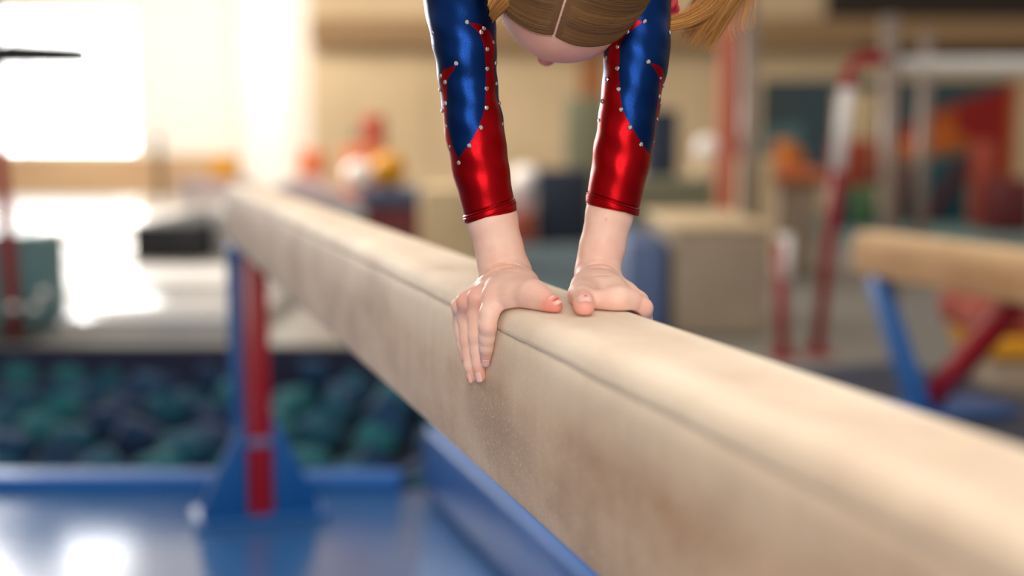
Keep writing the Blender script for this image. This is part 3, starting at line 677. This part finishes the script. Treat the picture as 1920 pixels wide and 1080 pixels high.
# head: crown towards the camera, face down and a little to the left of the photo
HC = P(1080, -70, 1.105)
fdir = Vector((-.292, .20, -.94)).normalized()
cdir = Vector((0, -1, 0)); cdir = (cdir-fdir*cdir.dot(fdir)).normalized(); ndir = fdir.cross(cdir)
if ndir.x < 0: ndir = -ndir
def hd(n_, m_, c_): return HC+ndir*n_+fdir*m_+cdir*c_
AXH = [tuple(ndir), tuple(fdir), tuple(cdir)]
SK = (.0715, .0885, .085)
HG = SDF(V3(HC)-.16, V3(HC)+.16, .0022); HF = HG.empty()
HG.ell(HF, HC, AXH, SK, .002)
HG.ell(HF, hd(0, .020, -.055), AXH, (.056, .064, .062), .02)
HG.ell(HF, hd(0, .045, -.105), AXH, (.030, .034, .026), .03)      # chin
HG.ell(HF, hd(0, .062, -.080), AXH, (.028, .022, .022), .012)     # mouth area
for s in (-1, 1):
    HG.ell(HF, hd(s*.036, .048, -.062), AXH, (.024, .026, .024), .015)      # cheeks
    HG.ell(HF, hd(s*.031, .088, -.032), AXH, (.016, .012, .011), .010, True) # eye sockets
    HG.ell(HF, hd(s*.074, -.006, -.045), AXH, (.007, .018, .028), .004)      # ears
    HG.ell(HF, hd(s*.079, .000, -.045), AXH, (.004, .009, .016), .004, True)
HG.cone(HF, hd(0, .080, -.030), hd(0, .0935, -.058), .0065, .0080, .008)
HG.ell(HF, hd(0, .0945, -.0575), AXH, (.009, .0075, .008), .004)
for s in (-1, 1): HG.ell(HF, hd(s*.009, .088, -.060), AXH, (.006, .007, .006), .004)
HG.ell(HF, hd(0, .086, -.0765), AXH, (.020, .006, .0042), .003); HG.ell(HF, hd(0, .084, -.085), AXH, (.017, .0065, .005), .003)
HG.ell(HF, hd(0, .094, -.0805), AXH, (.021, .006, .0012), .001, True)
# neck and body (out of the frame above)
CHEST = P(1050, -400, 1.30)
HG.cone(HF, hd(0, -.02, -.07), hd(0, -.02, -.07).lerp(CHEST, .5), .040, .040, .02)
hv, hf = HG.mesh(HF)

ls = [put(x, y, Y, r) for y, x, r, Y in LA.rows]; rs = [put(x, y, Y, r) for y, x, r, Y in RA.rows]
PEL = CHEST+Vector((0, .10, .34))
def body_sdf(off, leotard):
    lo = np.minimum(V3(CHEST), V3(PEL))-np.array([.75, .35, .35]); hi = np.maximum(V3(CHEST), V3(PEL))+np.array([.75, .55, .80])
    G = SDF(lo, hi, .0065); F = G.empty()
    for a in (ls, rs): G.cone(F, a[0][0], a[1][0], a[0][1]+off, a[1][1]+off, .02)
    SHL, SHR = ls[0][0], rs[0][0]
    G.cone(F, SHL, SHR, .040+off, .040+off, .03)
    G.cone(F, CHEST-Vector((.05, 0, 0)), CHEST+Vector((.05, 0, 0)), .075+off, .075+off, .04)
    G.cone(F, SHL, CHEST, .040+off, .065+off, .04); G.cone(F, SHR, CHEST, .040+off, .065+off, .04)
    mid = CHEST.lerp(PEL, .55)
    for s in (-1, 1):
        G.cone(F, CHEST+Vector((s*.045, 0, 0)), mid+Vector((s*.030, 0, 0)), .075+off, .066+off, .04)
        G.cone(F, mid+Vector((s*.030, 0, 0)), PEL+Vector((s*.050, 0, 0)), .066+off, .078+off, .04)
    if not leotard:
        G.cone(F, hd(0, -.02, -.07), CHEST-Vector((0, .02, .02)), .039, .042, .03)
        for s, e1, e2, e3 in ((-1, (-.20, .02, .24), (-.36, .06, .47), (-.43, .02, .55)), (1, (.20, .10, .23), (.34, .22, .44), (.41, .20, .52))):
            hip = PEL+Vector((s*.055, 0, .02)); kn = PEL+Vector(e1); an = PEL+Vector(e2); to = PEL+Vector(e3)
            G.cone(F, hip, kn, .072, .046, .02); G.cone(F, kn, kn.lerp(an, .35), .043, .046, .012); G.cone(F, kn.lerp(an, .35), an, .046, .027, .012)
            G.cone(F, an, to, .026, .016, .01)
    return G.mesh(F)
bv, bf_ = body_sdf(-.006, False)
parts = [(lv, lf), (rv, rf), (hv, hf), (bv, bf_)]
# arms inside the sleeves join hands to shoulders
def tube_np(pts, rad, seg, flat=False):
    pts = np.array(pts); n = len(pts); v = []; T = np.gradient(pts, axis=0); T /= np.linalg.norm(T, axis=1)[:, None]
    fw = np.array([0, -1., 0]); fr = []
    for i in range(n):
        f_ = fw-T[i]*(fw@T[i]); f_ /= np.linalg.norm(f_); r_ = np.cross(f_, T[i]); r_ = r_ if r_[0] > 0 else -r_
        if flat: f_ = fw; r_ = np.array([-T[i][2], 0, T[i][0]]); r_ /= np.linalg.norm(r_); r_ = r_ if r_[0] > 0 else -r_
        fr.append((r_, f_))
        a = np.linspace(-math.pi, math.pi, seg, endpoint=False)
        v.append(pts[i]+rad[i]*(np.outer(np.sin(a), r_)+np.outer(np.cos(a), f_)))
    v = np.concatenate(v); f = []
    i = np.arange(n-1)[:, None]; k = np.arange(seg)[None]; a = i*seg+k; b = i*seg+(k+1) % seg
    f = np.stack([a, b, b+seg, a+seg], -1).reshape(-1, 4); return v, f, fr
def rowint(rows, ys):
    rows = sorted(rows); yy = [r[0] for r in rows]
    # smooth interpolation through the rows
    out = []
    for j in (1, 2, 3): 
        p = bez([(r[0], r[j]) for r in rows], 400); out.append(np.interp(ys, p[:, 0], p[:, 1]))
    return out
for A in (LA, RA):
    ys = np.linspace(-320, 385, 40); cx, r_, Yd = rowint(A.rows, ys)
    pts = [tuple(P(cx[i], ys[i], Yd[i])) for i in range(len(ys))]; v, f, _ = tube_np(pts, (r_-5)*Yd*PXM, 40, True); parts.append((v, f))
bvv, bff = merge(parts)
skin = bpy.data.materials.new('skin'); skin.use_nodes = True; nt = skin.node_tree; b = nt.nodes['Principled BSDF']; L = nt.links.new
b.inputs['Roughness'].default_value = .48; b.inputs['Specular IOR Level'].default_value = .4
b.inputs['Subsurface Weight'].default_value = .22; b.inputs['Subsurface Radius'].default_value = (.006, .0022, .0012); b.inputs['Subsurface Scale'].default_value = 1.0
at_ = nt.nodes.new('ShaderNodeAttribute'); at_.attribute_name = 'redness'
tc = nt.nodes.new('ShaderNodeTexCoord'); nz = nt.nodes.new('ShaderNodeTexNoise'); nz.inputs['Scale'].default_value = 45; nz.inputs['Detail'].default_value = 4; L(tc.outputs['Object'], nz.inputs['Vector'])
r0 = nt.nodes.new('ShaderNodeValToRGB'); e = r0.color_ramp.elements; e[0].position = .3; e[1].position = .7
e[0].color = (*rgb(235, 189, 170), 1); e[1].color = (*rgb(243, 208, 192), 1); L(nz.outputs[0], r0.inputs[0])
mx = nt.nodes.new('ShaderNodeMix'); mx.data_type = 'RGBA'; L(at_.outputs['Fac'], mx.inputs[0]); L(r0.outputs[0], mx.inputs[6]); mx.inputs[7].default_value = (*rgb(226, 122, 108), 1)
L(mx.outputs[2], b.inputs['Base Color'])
nb = nt.nodes.new('ShaderNodeTexNoise'); nb.inputs['Scale'].default_value = 900; L(tc.outputs['Object'], nb.inputs['Vector'])
bp = nt.nodes.new('ShaderNodeBump'); bp.inputs['Strength'].default_value = .12; bp.inputs['Distance'].default_value = .0006; L(nb.outputs[0], bp.inputs['Height']); L(bp.outputs[0], b.inputs['Normal'])
girl = empty('gymnast', tuple(onH(1040, 590, 0)), 'young gymnast in shiny red and blue leotard leaning on both hands on the beam', 'person')
def pose(name, v, f, m, parent=girl):
    me = mesh_np(name, np.asarray(v)-V3(girl.location), f); return link(name, me, m, parent)
bodyo = pose('body', bvv, bff, skin)
# forehead and cheeks flushed, small mole-like spot on the right wrist
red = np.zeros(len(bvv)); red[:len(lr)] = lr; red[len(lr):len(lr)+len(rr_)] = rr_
hh = hv-V3(HC); fm = hh@V3(fdir)
red[len(lr)+len(rr_):len(lr)+len(rr_)+len(hv)] = np.clip((fm-.03)/.06, 0, 1)*.45+np.exp(-((hv-V3(hd(0, .10, -.06)))**2).sum(1)/.012**2)*.8
sp = V3(P(1136, 411, 1.08)); red += .7*np.exp(-((bvv-sp)[:, [0, 2]]**2).sum(1)/.0010**2)*(bvv[:, 1] < 1.085)
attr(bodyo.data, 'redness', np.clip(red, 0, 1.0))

# nails
M['nail'] = mat('nail', rgb(236, 190, 180), .22); M['polish'] = mat('coral_polish', rgb(235, 70, 45), .2); M['pinkpolish'] = mat('pink_polish', rgb(225, 40, 110), .2)
def nail(tip, base, r, rb_, up, name='fingernail', hw=.62, ln=.0085, shift=.0, spot=None, lift=1.0):
    t = (tip-base).normalized(); up = (up-t*up.dot(t)).normalized(); s_ = t.cross(up)
    v = []; f = []; nu, nv = 9, 9
    for i in range(nu):
        for j in range(nv):
            u = -1+2*i/(nu-1); q = j/(nv-1)
            # rounded outline at both ends
            wd = math.sqrt(max(0, 1-max(0, (q-.72)/.28)**2))*.55+.45 if q > .72 else (math.sqrt(max(0, 1-((.25-q)/.25)**2))*.35+.65 if q < .25 else 1)
            a = u*hw*wd*1.15; rad = (r+(rb_-r)*min(1, max(0, -(shift+ln*(q-.62))/(tip-base).length)))*lift+.0005
            v.append(tip+t*(shift+ln*(q-.62))+s_*math.sin(a)*rad+up*(math.cos(a)*rad+.0001-max(0, q-.6)*.0022))
    for i in range(nu-1):
        for j in range(nv-1): a = i*nv+j; f.append((a, a+nv, a+nv+1, a+1))
    o = pose(name, np.array([V3(p) for p in v]), np.array(f), M['nail'], bodyo)
    o.modifiers.new('t', 'SOLIDIFY').thickness = .0004
    if spot:
        c, rr, m = spot
        bm = bmesh.new(); bmesh.ops.create_uvsphere(bm, u_segments=12, v_segments=8, radius=1); me = bpy.data.meshes.new('polish_chip'); bm.to_mesh(me); bm.free()
        ob = link('polish_chip', me, m, bodyo, None, True)
        pos = tip+t*(shift+ln*(c[1]-.62))+s_*math.sin(c[0]*hw*1.15)*r*lift+up*(math.cos(c[0]*hw*1.15)*(r+(rb_-r)*min(1, max(0, -(shift+ln*(c[1]-.62))/(tip-base).length)))*lift+.0006-max(0, c[1]-.6)*.0022)
        ob.location = pos-girl.location; ob.scale = (rr[0], rr[1], rr[2])
        rot = Matrix((s_, t, up)).transposed().to_euler(); ob.rotation_euler = rot
    return o
outw = -EW
viewd = Vector((-.25, -.95, .22))
nail(Lf[0][5][0], Lf[0][4][0], Lf[0][5][1], Lf[0][4][1], EW*.25+viewd*.95, shift=.0016, ln=.0095)
nail(Lf[1][5][0], Lf[1][4][0], Lf[1][5][1], Lf[1][4][1], outw*.35+viewd*.9, shift=.0012, ln=.0090)
nail(Lf[2][5][0], Lf[2][4][0], Lf[2][5][1], Lf[2][4][1], outw*.7+viewd*.6, shift=.0012, ln=.0085, spot=((.55, .55), (.0007, .0026, .0003), M['polish']))
nail(Lt[5][0], Lt[4][0], Lt[5][1], Lt[4][1], Vector((.10, -.48, .85)), shift=.0010, ln=.0105, spot=((.0, .50), (.0034, .0015, .0004), M['polish']), lift=1.04)
nail(Rt[5][0], Rt[4][0], Rt[5][1], Rt[4][1], Vector((.03, -.30, .95)), shift=.0006, ln=.0105, spot=((-.1, .35), (.0016, .0013, .0003), M['pinkpolish']), lift=1.03, hw=.72)

# ---------------- leotard
def polysd(px_, py_, poly):     # signed distance, positive inside
    poly = np.array(poly); n = len(poly); d = np.full(px_.shape, 1e9); ins = np.zeros(px_.shape, bool)
    for i in range(n):
        x0, y0 = poly[i]; x1, y1 = poly[(i+1) % n]; ex, ey = x1-x0, y1-y0
        t = np.clip(((px_-x0)*ex+(py_-y0)*ey)/(ex*ex+ey*ey+1e-12), 0, 1); d = np.minimum(d, (px_-x0-ex*t)**2+(py_-y0-ey*t)**2)
        c = ((y0 > py_) != (y1 > py_)); xi = x0+(py_-y0)*(x1-x0)/np.where(abs(y1-y0) < 1e-9, 1e-9, y1-y0); ins ^= c & (px_ < xi)
    return np.sqrt(d)*np.where(ins, 1, -1)
RN = 55.0
def conv(A, pts):
    out = []
    for p in pts:
        if p[0] == 'p': out.append((math.radians(p[1])*RN, p[2]))
        else:
            cx, r_, _ = rowint(A.rows, [p[1]]); out.append((math.asin(max(-.98, min(.98, (p[0]-cx[0])/r_[0])))*RN, p[1]))
    return np.array(out)
def dense(seg): return [tuple(q) for q in bez(seg, 8*len(seg))]
polyL = [('p', -181, 600), ('p', -181, 60), ('p', -174, 62), ('p', -168, 100), ('p', -165, 220), ('p', -122, 300), ('p', -92, 262), ('p', -74, 225), ('p', -70, 190), ('p', -67, 165)] + \
    dense([(829, 142), (833, 132), (843, 127), (859, 122)])+dense([(859, 122), (851, 134), (843, 148), (840, 172), (840, 205), (843, 240), (851, 272), (862, 298)]) + \
    dense([(862, 298), (883, 268), (897, 241), (907, 212), (910, 180), (911, 140), (910, 105), (905, 78), (895, 58), (880, 43)]) + \
    dense([(880, 43), (895, 44), (908, 49), (918, 59), (925, 78)])+[('p', 66, 118), ('p', 64, 157), ('p', 68, 200), ('p', 76, 240), ('p', 92, 270), ('p', 118, 300), ('p', 165, 220), ('p', 168, 100), ('p', 174, 62), ('p', 181, 60), ('p', 181, 600)]
polyR = [('p', -181, 600), ('p', -181, 60), ('p', -174, 62), ('p', -168, 100), ('p', -165, 220), ('p', -118, 300), ('p', -92, 262), ('p', -76, 215), ('p', -70, 160), ('p', -68, 110), ('p', -62, 72)] + \
    dense([(1158, 55), (1170, 43), (1184, 38), (1200, 40)])+dense([(1200, 40), (1185, 52), (1170, 66), (1161, 82), (1158, 105), (1157, 140), (1159, 175), (1163, 203), (1173, 228), (1187, 251), (1203, 275), (1215, 291)]) + \
    dense([(1215, 291), (1221, 268), (1225, 240), (1227, 210), (1230, 180), (1231, 160), (1228, 144), (1221, 130), (1211, 118)]) + \
    dense([(1211, 118), (1224, 121), (1235, 130), (1240, 148)])+[('p', 72, 190), ('p', 78, 230), ('p', 95, 270), ('p', 120, 300), ('p', 165, 220), ('p', 168, 100), ('p', 174, 62), ('p', 181, 60), ('p', 181, 600)]
def sleeve(A, poly, ytop, ybot, ph):
    SEG = 220; ys = np.concatenate([np.linspace(ytop, ybot-24, 320), np.linspace(ybot-23.5, ybot, 52)]); cx, r_, Yd = rowint(A.rows, ys)
    cuff0 = ybot-17
    bump = np.where(ys > cuff0, 2.2, 0)
    bump = bump-2.0*np.exp(-((ys-cuff0)/1.2)**2)-1.5*np.exp(-((ys-(cuff0+4.5))/.9)**2)-1.3*np.exp(-((ys-(ybot-1))/1.5)**2)
    rad = (r_+bump)*Yd*PXM
    pts = np.array([tuple(P(cx[i], ys[i], Yd[i])) for i in range(len(ys))])
    v, f, fr = tube_np(pts, rad, SEG, True)
    ang = np.tile(np.linspace(-math.pi, math.pi, SEG, endpoint=False), len(ys)); yy = np.repeat(ys, SEG)
    # soft fabric wrinkles
    c_ = np.repeat(pts, SEG, 0); nrm = v-c_; nl = np.linalg.norm(nrm, axis=1)[:, None]
    wr = (.0005*np.sin(yy*.055+2.1*ang+ph)*np.sin(yy*.021+ph)+.00035*np.sin(yy*.11-3*ang+ph*2))*np.clip((cuff0-yy)/60, 0, 1)
    slant = np.sin(ang)*.0
    v = v+nrm/nl*wr[:, None]
    # cuff line is cut obliquely
    _, pyy = proj_np(v)
    sd = polysd(ang*RN, pyy, conv(A, poly))
    # inner lip at the cuff and closed thickness
    lip, lf2, _ = tube_np(pts[-30:][::-1], (rad[-30:][::-1]-.0022), SEG, True)
    n0 = len(v); last = n0-SEG
    v2 = np.concatenate([v, lip]); k = np.arange(SEG); br = np.stack([last+k, last+(k+1) % SEG, n0+(k+1) % SEG, n0+k], 1)
    f2 = np.concatenate([f, br, lf2+n0]); sd2 = np.concatenate([sd, np.full(len(lip), 5.)])
    return v2, f2, sd2
sL = sleeve(LA, polyL, -300, 403, .3); sR = sleeve(RA, polyR, -300, 391, 1.7)
tv, tf = body_sdf(.003, True)
lev, lef = merge([(sL[0], sL[1]), (sR[0], sR[1]), (tv, tf)])
# shear the cuffs to their slant: left cuff rises to the right, right cuff falls to the right
def shear(v, rows, y0, x0, k):
    px, py = proj_np(v); t = np.clip((py-(y0-70))/70, 0, 1)
    dz = k*(px-x0)*t/FPX*1.09; v = v.copy(); v[:, 2] -= dz; return v
nL = len(sL[0]); nR = len(sR[0])
lev[:nL] = shear(lev[:nL], None, 403, 918, -.155); lev[nL:nL+nR] = shear(lev[nL:nL+nR], None, 391, 1150, .20)
def lycra():
    m = bpy.data.materials.new('metallic_lycra'); m.use_nodes = True; nt = m.node_tree; L = nt.links.new; b = nt.nodes['Principled BSDF']
    at = nt.nodes.new('ShaderNodeAttribute'); at.attribute_name = 'pattern'
    st = nt.nodes.new('ShaderNodeMapRange'); st.inputs[1].default_value = -.5; st.inputs[2].default_value = .5; L(at.outputs['Fac'], st.inputs[0])
    mx = nt.nodes.new('ShaderNodeMix'); mx.data_type = 'RGBA'; L(st.outputs[0], mx.inputs[0]); mx.inputs[6].default_value = (.002, .026, .14, 1); mx.inputs[7].default_value = (.36, .001, .005, 1)
    L(mx.outputs[2], b.inputs['Base Color'])
    b.inputs['Metallic'].default_value = .9; b.inputs['Roughness'].default_value = .29; b.inputs['Sheen Weight'].default_value = .0; b.inputs['Sheen Roughness'].default_value = .25
    tc = nt.nodes.new('ShaderNodeTexCoord'); n = nt.nodes.new('ShaderNodeTexVoronoi'); n.inputs['Scale'].default_value = 2600; L(tc.outputs['Object'], n.inputs['Vector'])
    n2 = nt.nodes.new('ShaderNodeTexNoise'); n2.inputs['Scale'].default_value = 1300; L(tc.outputs['Object'], n2.inputs['Vector'])
    ad = nt.nodes.new('ShaderNodeMath'); L(n.outputs['Distance'], ad.inputs[0]); L(n2.outputs[0], ad.inputs[1])
    bp = nt.nodes.new('ShaderNodeBump'); bp.inputs['Strength'].default_value = .22; bp.inputs['Distance'].default_value = .0003; L(ad.outputs[0], bp.inputs['Height']); L(bp.outputs[0], b.inputs['Normal'])
    # dark stitched edge where red meets blue
    ab = nt.nodes.new('ShaderNodeMath'); ab.operation = 'ABSOLUTE'; L(at.outputs['Fac'], ab.inputs[0])
    return m
leo = pose('leotard', lev, lef, lycra())
attr(leo.data, 'pattern', np.concatenate([sL[2], sR[2], np.full(len(tv), -5.)]))

# rhinestones
crL = [(858, 119), (878, 42), (829, 142), (837, 154), (908, 54), (903, 61), (924, 80), (914, 92), (929, 118), (914, 129), (930, 157), (913, 166), (826, 168), (837, 194), (827, 207), (913, 202), (938, 194), (839, 237), (903, 239), (943, 233), (846, 274), (882, 273), (862, 305), (814, 61), (808, 84), (912, 20)]
crR = [(1209, 116), (1237, 131), (1233, 145), (1155, 88), (1137, 109), (1154, 128), (1136, 149), (1156, 167), (1128, 190), (1160, 205), (1122, 226), (1176, 239), (1197, 271), (1215, 296), (1241, 160), (1233, 181), (1240, 194), (1230, 224), (1227, 266), (1202, 40), (1171, 60), (1253, 62)]
gm = bpy.data.materials.new('crystal'); gm.use_nodes = True; b = gm.node_tree.nodes['Principled BSDF']; b.inputs['Base Color'].default_value = (.66, .67, .72, 1); b.inputs['Metallic'].default_value = 1.0; b.inputs['Roughness'].default_value = .07
bm = bmesh.new(); N = 10; R0, R1, H1 = .0023, .0013, .0012
ring0 = [bm.verts.new((R0*math.cos(6.2832*i/N), R0*math.sin(6.2832*i/N), 0)) for i in range(N)]; rm = [bm.verts.new((R0*.86*math.cos(6.2832*(i+.5)/N), R0*.86*math.sin(6.2832*(i+.5)/N), .0007)) for i in range(N)]
ring1 = [bm.verts.new((R1*math.cos(6.2832*i/N), R1*math.sin(6.2832*i/N), H1)) for i in range(N)]
for i in range(N):
    j = (i+1) % N; bm.faces.new((ring0[i], ring0[j], rm[i])); bm.faces.new((rm[i], ring0[j], rm[j])); bm.faces.new((rm[i], ring1[j], ring1[i])); bm.faces.new((rm[i], rm[j], ring1[j]))
bm.faces.new(ring1); bm.normal_update(); cme_ = bpy.data.meshes.new('rhinestone'); bm.to_mesh(cme_); bm.free(); cme_.materials.append(gm)
def stones(A, lst, k, x0, yb):
    for (x, y) in lst:
        yr = y
        for it in range(4):
            cx, r_, Yd = rowint(A.rows, [yr]); s_ = max(-.98, min(.98, (x-cx[0])/(r_[0]*1.015))); ph = math.asin(s_)
            n = Vector((math.sin(ph), -math.cos(ph), -math.sin(ph)*k)); p = P(cx[0], yr, Yd[0])+n*(r_[0]*Yd[0]*PXM+.0002)
            yr += y-float(proj_np(V3(p))[1])
        o = bpy.data.objects.new('rhinestone', cme_); C.objects.link(o); o.parent = leo; o.location = p-girl.location
        o.rotation_euler = (n+Vector((rng.uniform(-.12, .12), 0, rng.uniform(-.12, .12)))).to_track_quat('Z', 'Y').to_euler()
stones(LA, crL, .14, 0, 0); stones(RA, crR, -.14, 0, 0)

# ---------------- hair
def hairmat():
    m = bpy.data.materials.new('blond_hair'); m.use_nodes = True; nt = m.node_tree; L = nt.links.new; b = nt.nodes['Principled BSDF']
    at = nt.nodes.new('ShaderNodeAttribute'); at.attribute_name = 'strand'; r = nt.nodes.new('ShaderNodeValToRGB'); e = r.color_ramp.elements
    e[0].color = (*rgb(92, 66, 46), 1); e[1].color = (*rgb(244, 176, 96), 1); L(at.outputs['Fac'], r.inputs[0]); L(r.outputs[0], b.inputs['Base Color'])
    b.inputs['Roughness'].default_value = .6; b.inputs['Specular IOR Level'].default_value = .35; return m
SKA = np.array(SK)
def onskull(d, off):
    d = d/np.linalg.norm(d, axis=-1, keepdims=True); s_ = 1/np.sqrt(((d/SKA)**2).sum(-1, keepdims=True)); q = d*(s_+off)
    return V3(HC)+q[..., 0:1]*V3(ndir)+q[..., 1:2]*V3(fdir)+q[..., 2:3]*V3(cdir)
PARTX = .03
def strand_dirs(tau, side, n, frac=1, jit=0):
    th = math.radians(40-100*tau)             # from the hairline over the crown to the back
    a = np.array([side*(.012+jit), math.sin(th), math.cos(th)])
    e = np.array([side*.97, .02-.22*tau, -.10-.15*tau]); e /= np.linalg.norm(e)
    t = np.linspace(0, frac, n)[:, None]; om = math.acos(max(-1, min(1, a@e)))
    d = (np.sin((1-t)*om)*a+np.sin(t*om)*e)/math.sin(om)
    d[:, 1] += .20*(1-tau)*np.sin(t[:, 0]*math.pi)*.55; return d
HV = []; HFc = []; HR = []; hn = 0
def add_strand(pts, r, val, taper=.4):
    global hn
    n = len(pts); T = np.gradient(pts, axis=0); T /= np.linalg.norm(T, axis=1)[:, None]+1e-12
    up = pts-V3(HC); up = up-T*(up*T).sum(1)[:, None]; up /= np.linalg.norm(up, axis=1)[:, None]+1e-9; sd_ = np.cross(T, up)
    rr = (r*(1-(1-taper)*np.linspace(0, 1, n)**2))[:, None]
    ring = np.stack([pts+up*rr, pts-up*rr*.5+sd_*rr, pts-up*rr*.5-sd_*rr], 1).reshape(-1, 3)
    i = np.arange(n-1)[:, None]*3; k = np.arange(3)[None]; a = i+k; b_ = i+(k+1) % 3
    HFc.append(np.stack([a, b_, b_+3, a+3], -1).reshape(-1, 4)+hn); HV.append(ring); HR.append(np.full(len(ring), val)); hn += len(ring)
# scalp cap, one sheet on each side of the parting
for side in (-1, 1):
    nt_, ns_ = 50, 30; g = np.stack([onskull(strand_dirs(t, side, ns_, 1, .012), .0016) for t in np.linspace(0, 1, nt_)])
    gg = g.reshape(-1, 3); i = np.arange(nt_-1)[:, None]; k = np.arange(ns_-1)[None]; a = i*ns_+k
    HFc.append(np.stack([a, a+1, a+ns_+1, a+ns_], -1).reshape(-1, 4)+hn); HV.append(gg); HR.append(np.full(len(gg), .05)); hn += len(gg)
    for s_ in range(2400):
        tau = rng.uniform(-.02, 1); d = strand_dirs(tau+rng.normal(0, .006), side, 22, rng.uniform(.93, 1.02), abs(rng.normal(0, .014))-.004)
        d[:, 1] += np.linspace(0, 1, 22)*rng.normal(0, .012); st = rng.uniform(0, .03) if rng.rand() < .8 else rng.uniform(0, .3)
        off = rng.uniform(.0018, .0031)*np.clip(np.linspace(0, 1, 22)*6+.3, 0, 1)
        pts = onskull(d, off[:, None]); cl = .75+.25*math.sin(tau*37+side); add_strand(pts, rng.uniform(.00016, .0003), np.clip(rng.uniform(0, .24)*cl+.01, 0, 1))  # low values put the shade on the scalp hair into its colour
# pigtails: window light painted in as golden strand values
def lock(ctrl, n, spread0, spread1, r0=.0003, lo_=.35, hi_=1.0, wave=.0):
    base = bez([V3(P(*c)) for c in ctrl], 30); T = np.gradient(base, axis=0); T /= np.linalg.norm(T, axis=1)[:, None]
    A_ = np.cross(T, np.array([0, 1., 0])); A_ /= np.linalg.norm(A_, axis=1)[:, None]; B_ = np.cross(T, A_); tt = np.linspace(0, 1, 30)
    for i in range(n):
        a, rad = rng.uniform(0, 6.283), math.sqrt(rng.rand()); sp_ = spread0+(spread1-spread0)*tt
        if rng.rand() < .06: sp_ = sp_*(1+1.5*tt**2)
        o = (math.cos(a)*A_+math.sin(a)*B_*.7)*(rad*sp_)[:, None]
        end = int(rng.uniform(15, 30)); add_strand((base+o)[:end], rng.uniform(.7, 1.3)*r0, rng.uniform(lo_, hi_), .3)
lock([(1178, 0, 1.13), (1200, 34, 1.125), (1240, 46, 1.12), (1290, 36, 1.13), (1335, 8, 1.15), (1375, -50, 1.18)], 420, .0050, .008)
lock([(1168, 22, 1.10), (1200, 40, 1.11), (1245, 44, 1.12), (1300, 22, 1.14), (1350, -30, 1.17)], 200, .003, .006, lo_=.5)
lock([(1395, -70, 1.19), (1362, -10, 1.17), (1325, 40, 1.15), (1290, 92, 1.14)], 520, .012, .009, lo_=.2, hi_=.85)
lock([(1410, -70, 1.19), (1380, -10, 1.18), (1345, 50, 1.16), (1318, 104, 1.15)], 420, .010, .007, lo_=.2, hi_=.9)
lock([(1350, -60, 1.18), (1325, -10, 1.17), (1300, 30, 1.16), (1275, 92, 1.15)], 300, .010, .006, lo_=.1, hi_=.8)
lock([(1400, -60, 1.2), (1395, 0, 1.19), (1385, 50, 1.18), (1392, 72, 1.18)], 60, .010, .016, lo_=.5)
lock([(975, -60, 1.10), (950, -20, 1.09), (928, 12, 1.08), (915, 42, 1.085)], 420, .011, .006, lo_=.3, hi_=.95)
lock([(990, -40, 1.06), (960, -10, 1.06), (935, 18, 1.07), (918, 38, 1.08)], 300, .008, .004, lo_=.2, hi_=.9)
hair = pose('hair', np.concatenate(HV), np.concatenate(HFc), hairmat())
attr(hair.data, 'strand', np.concatenate(HR))
# hair ties
htm = mat('coral_hair_tie', rgb(215, 60, 55), .5, 0, rgb(190, 40, 80), 120, .5, 500)
def scrunchie(c, R_, r_, axis):
    q = Vector(axis).to_track_quat('Z', 'Y'); v = []; f = []
    for i in range(48):
        a = 6.2832*i/48; rw = r_*(1+.18*math.sin(a*9))
        for j in range(14): bta = 6.2832*j/14; v.append(tuple(V3(c+q @ Vector(((R_+rw*math.cos(bta))*math.cos(a), (R_+rw*math.cos(bta))*math.sin(a), rw*math.sin(bta))))))
    for i in range(48):
        for j in range(14): f.append((i*14+j, ((i+1) % 48)*14+j, ((i+1) % 48)*14+(j+1) % 14, i*14+(j+1) % 14))
    return pose('hair_tie', np.array(v), np.array(f), htm)
scrunchie(P(1243, -2, 1.155), .012, .0075, (.8, .1, .5)); scrunchie(P(960, -60, 1.12), .012, .0075, (-.8, .1, .5))
# eyes
for s in (-1, 1):
    e_ = ball('eye', M['white'], hd(s*.031, .0680, -.036)-girl.location, .0115, bodyo)
    ball('iris', M['dark_metal'], hd(s*.031, .0766, -.036)-girl.location, .0042, bodyo, (1, 1, 1))
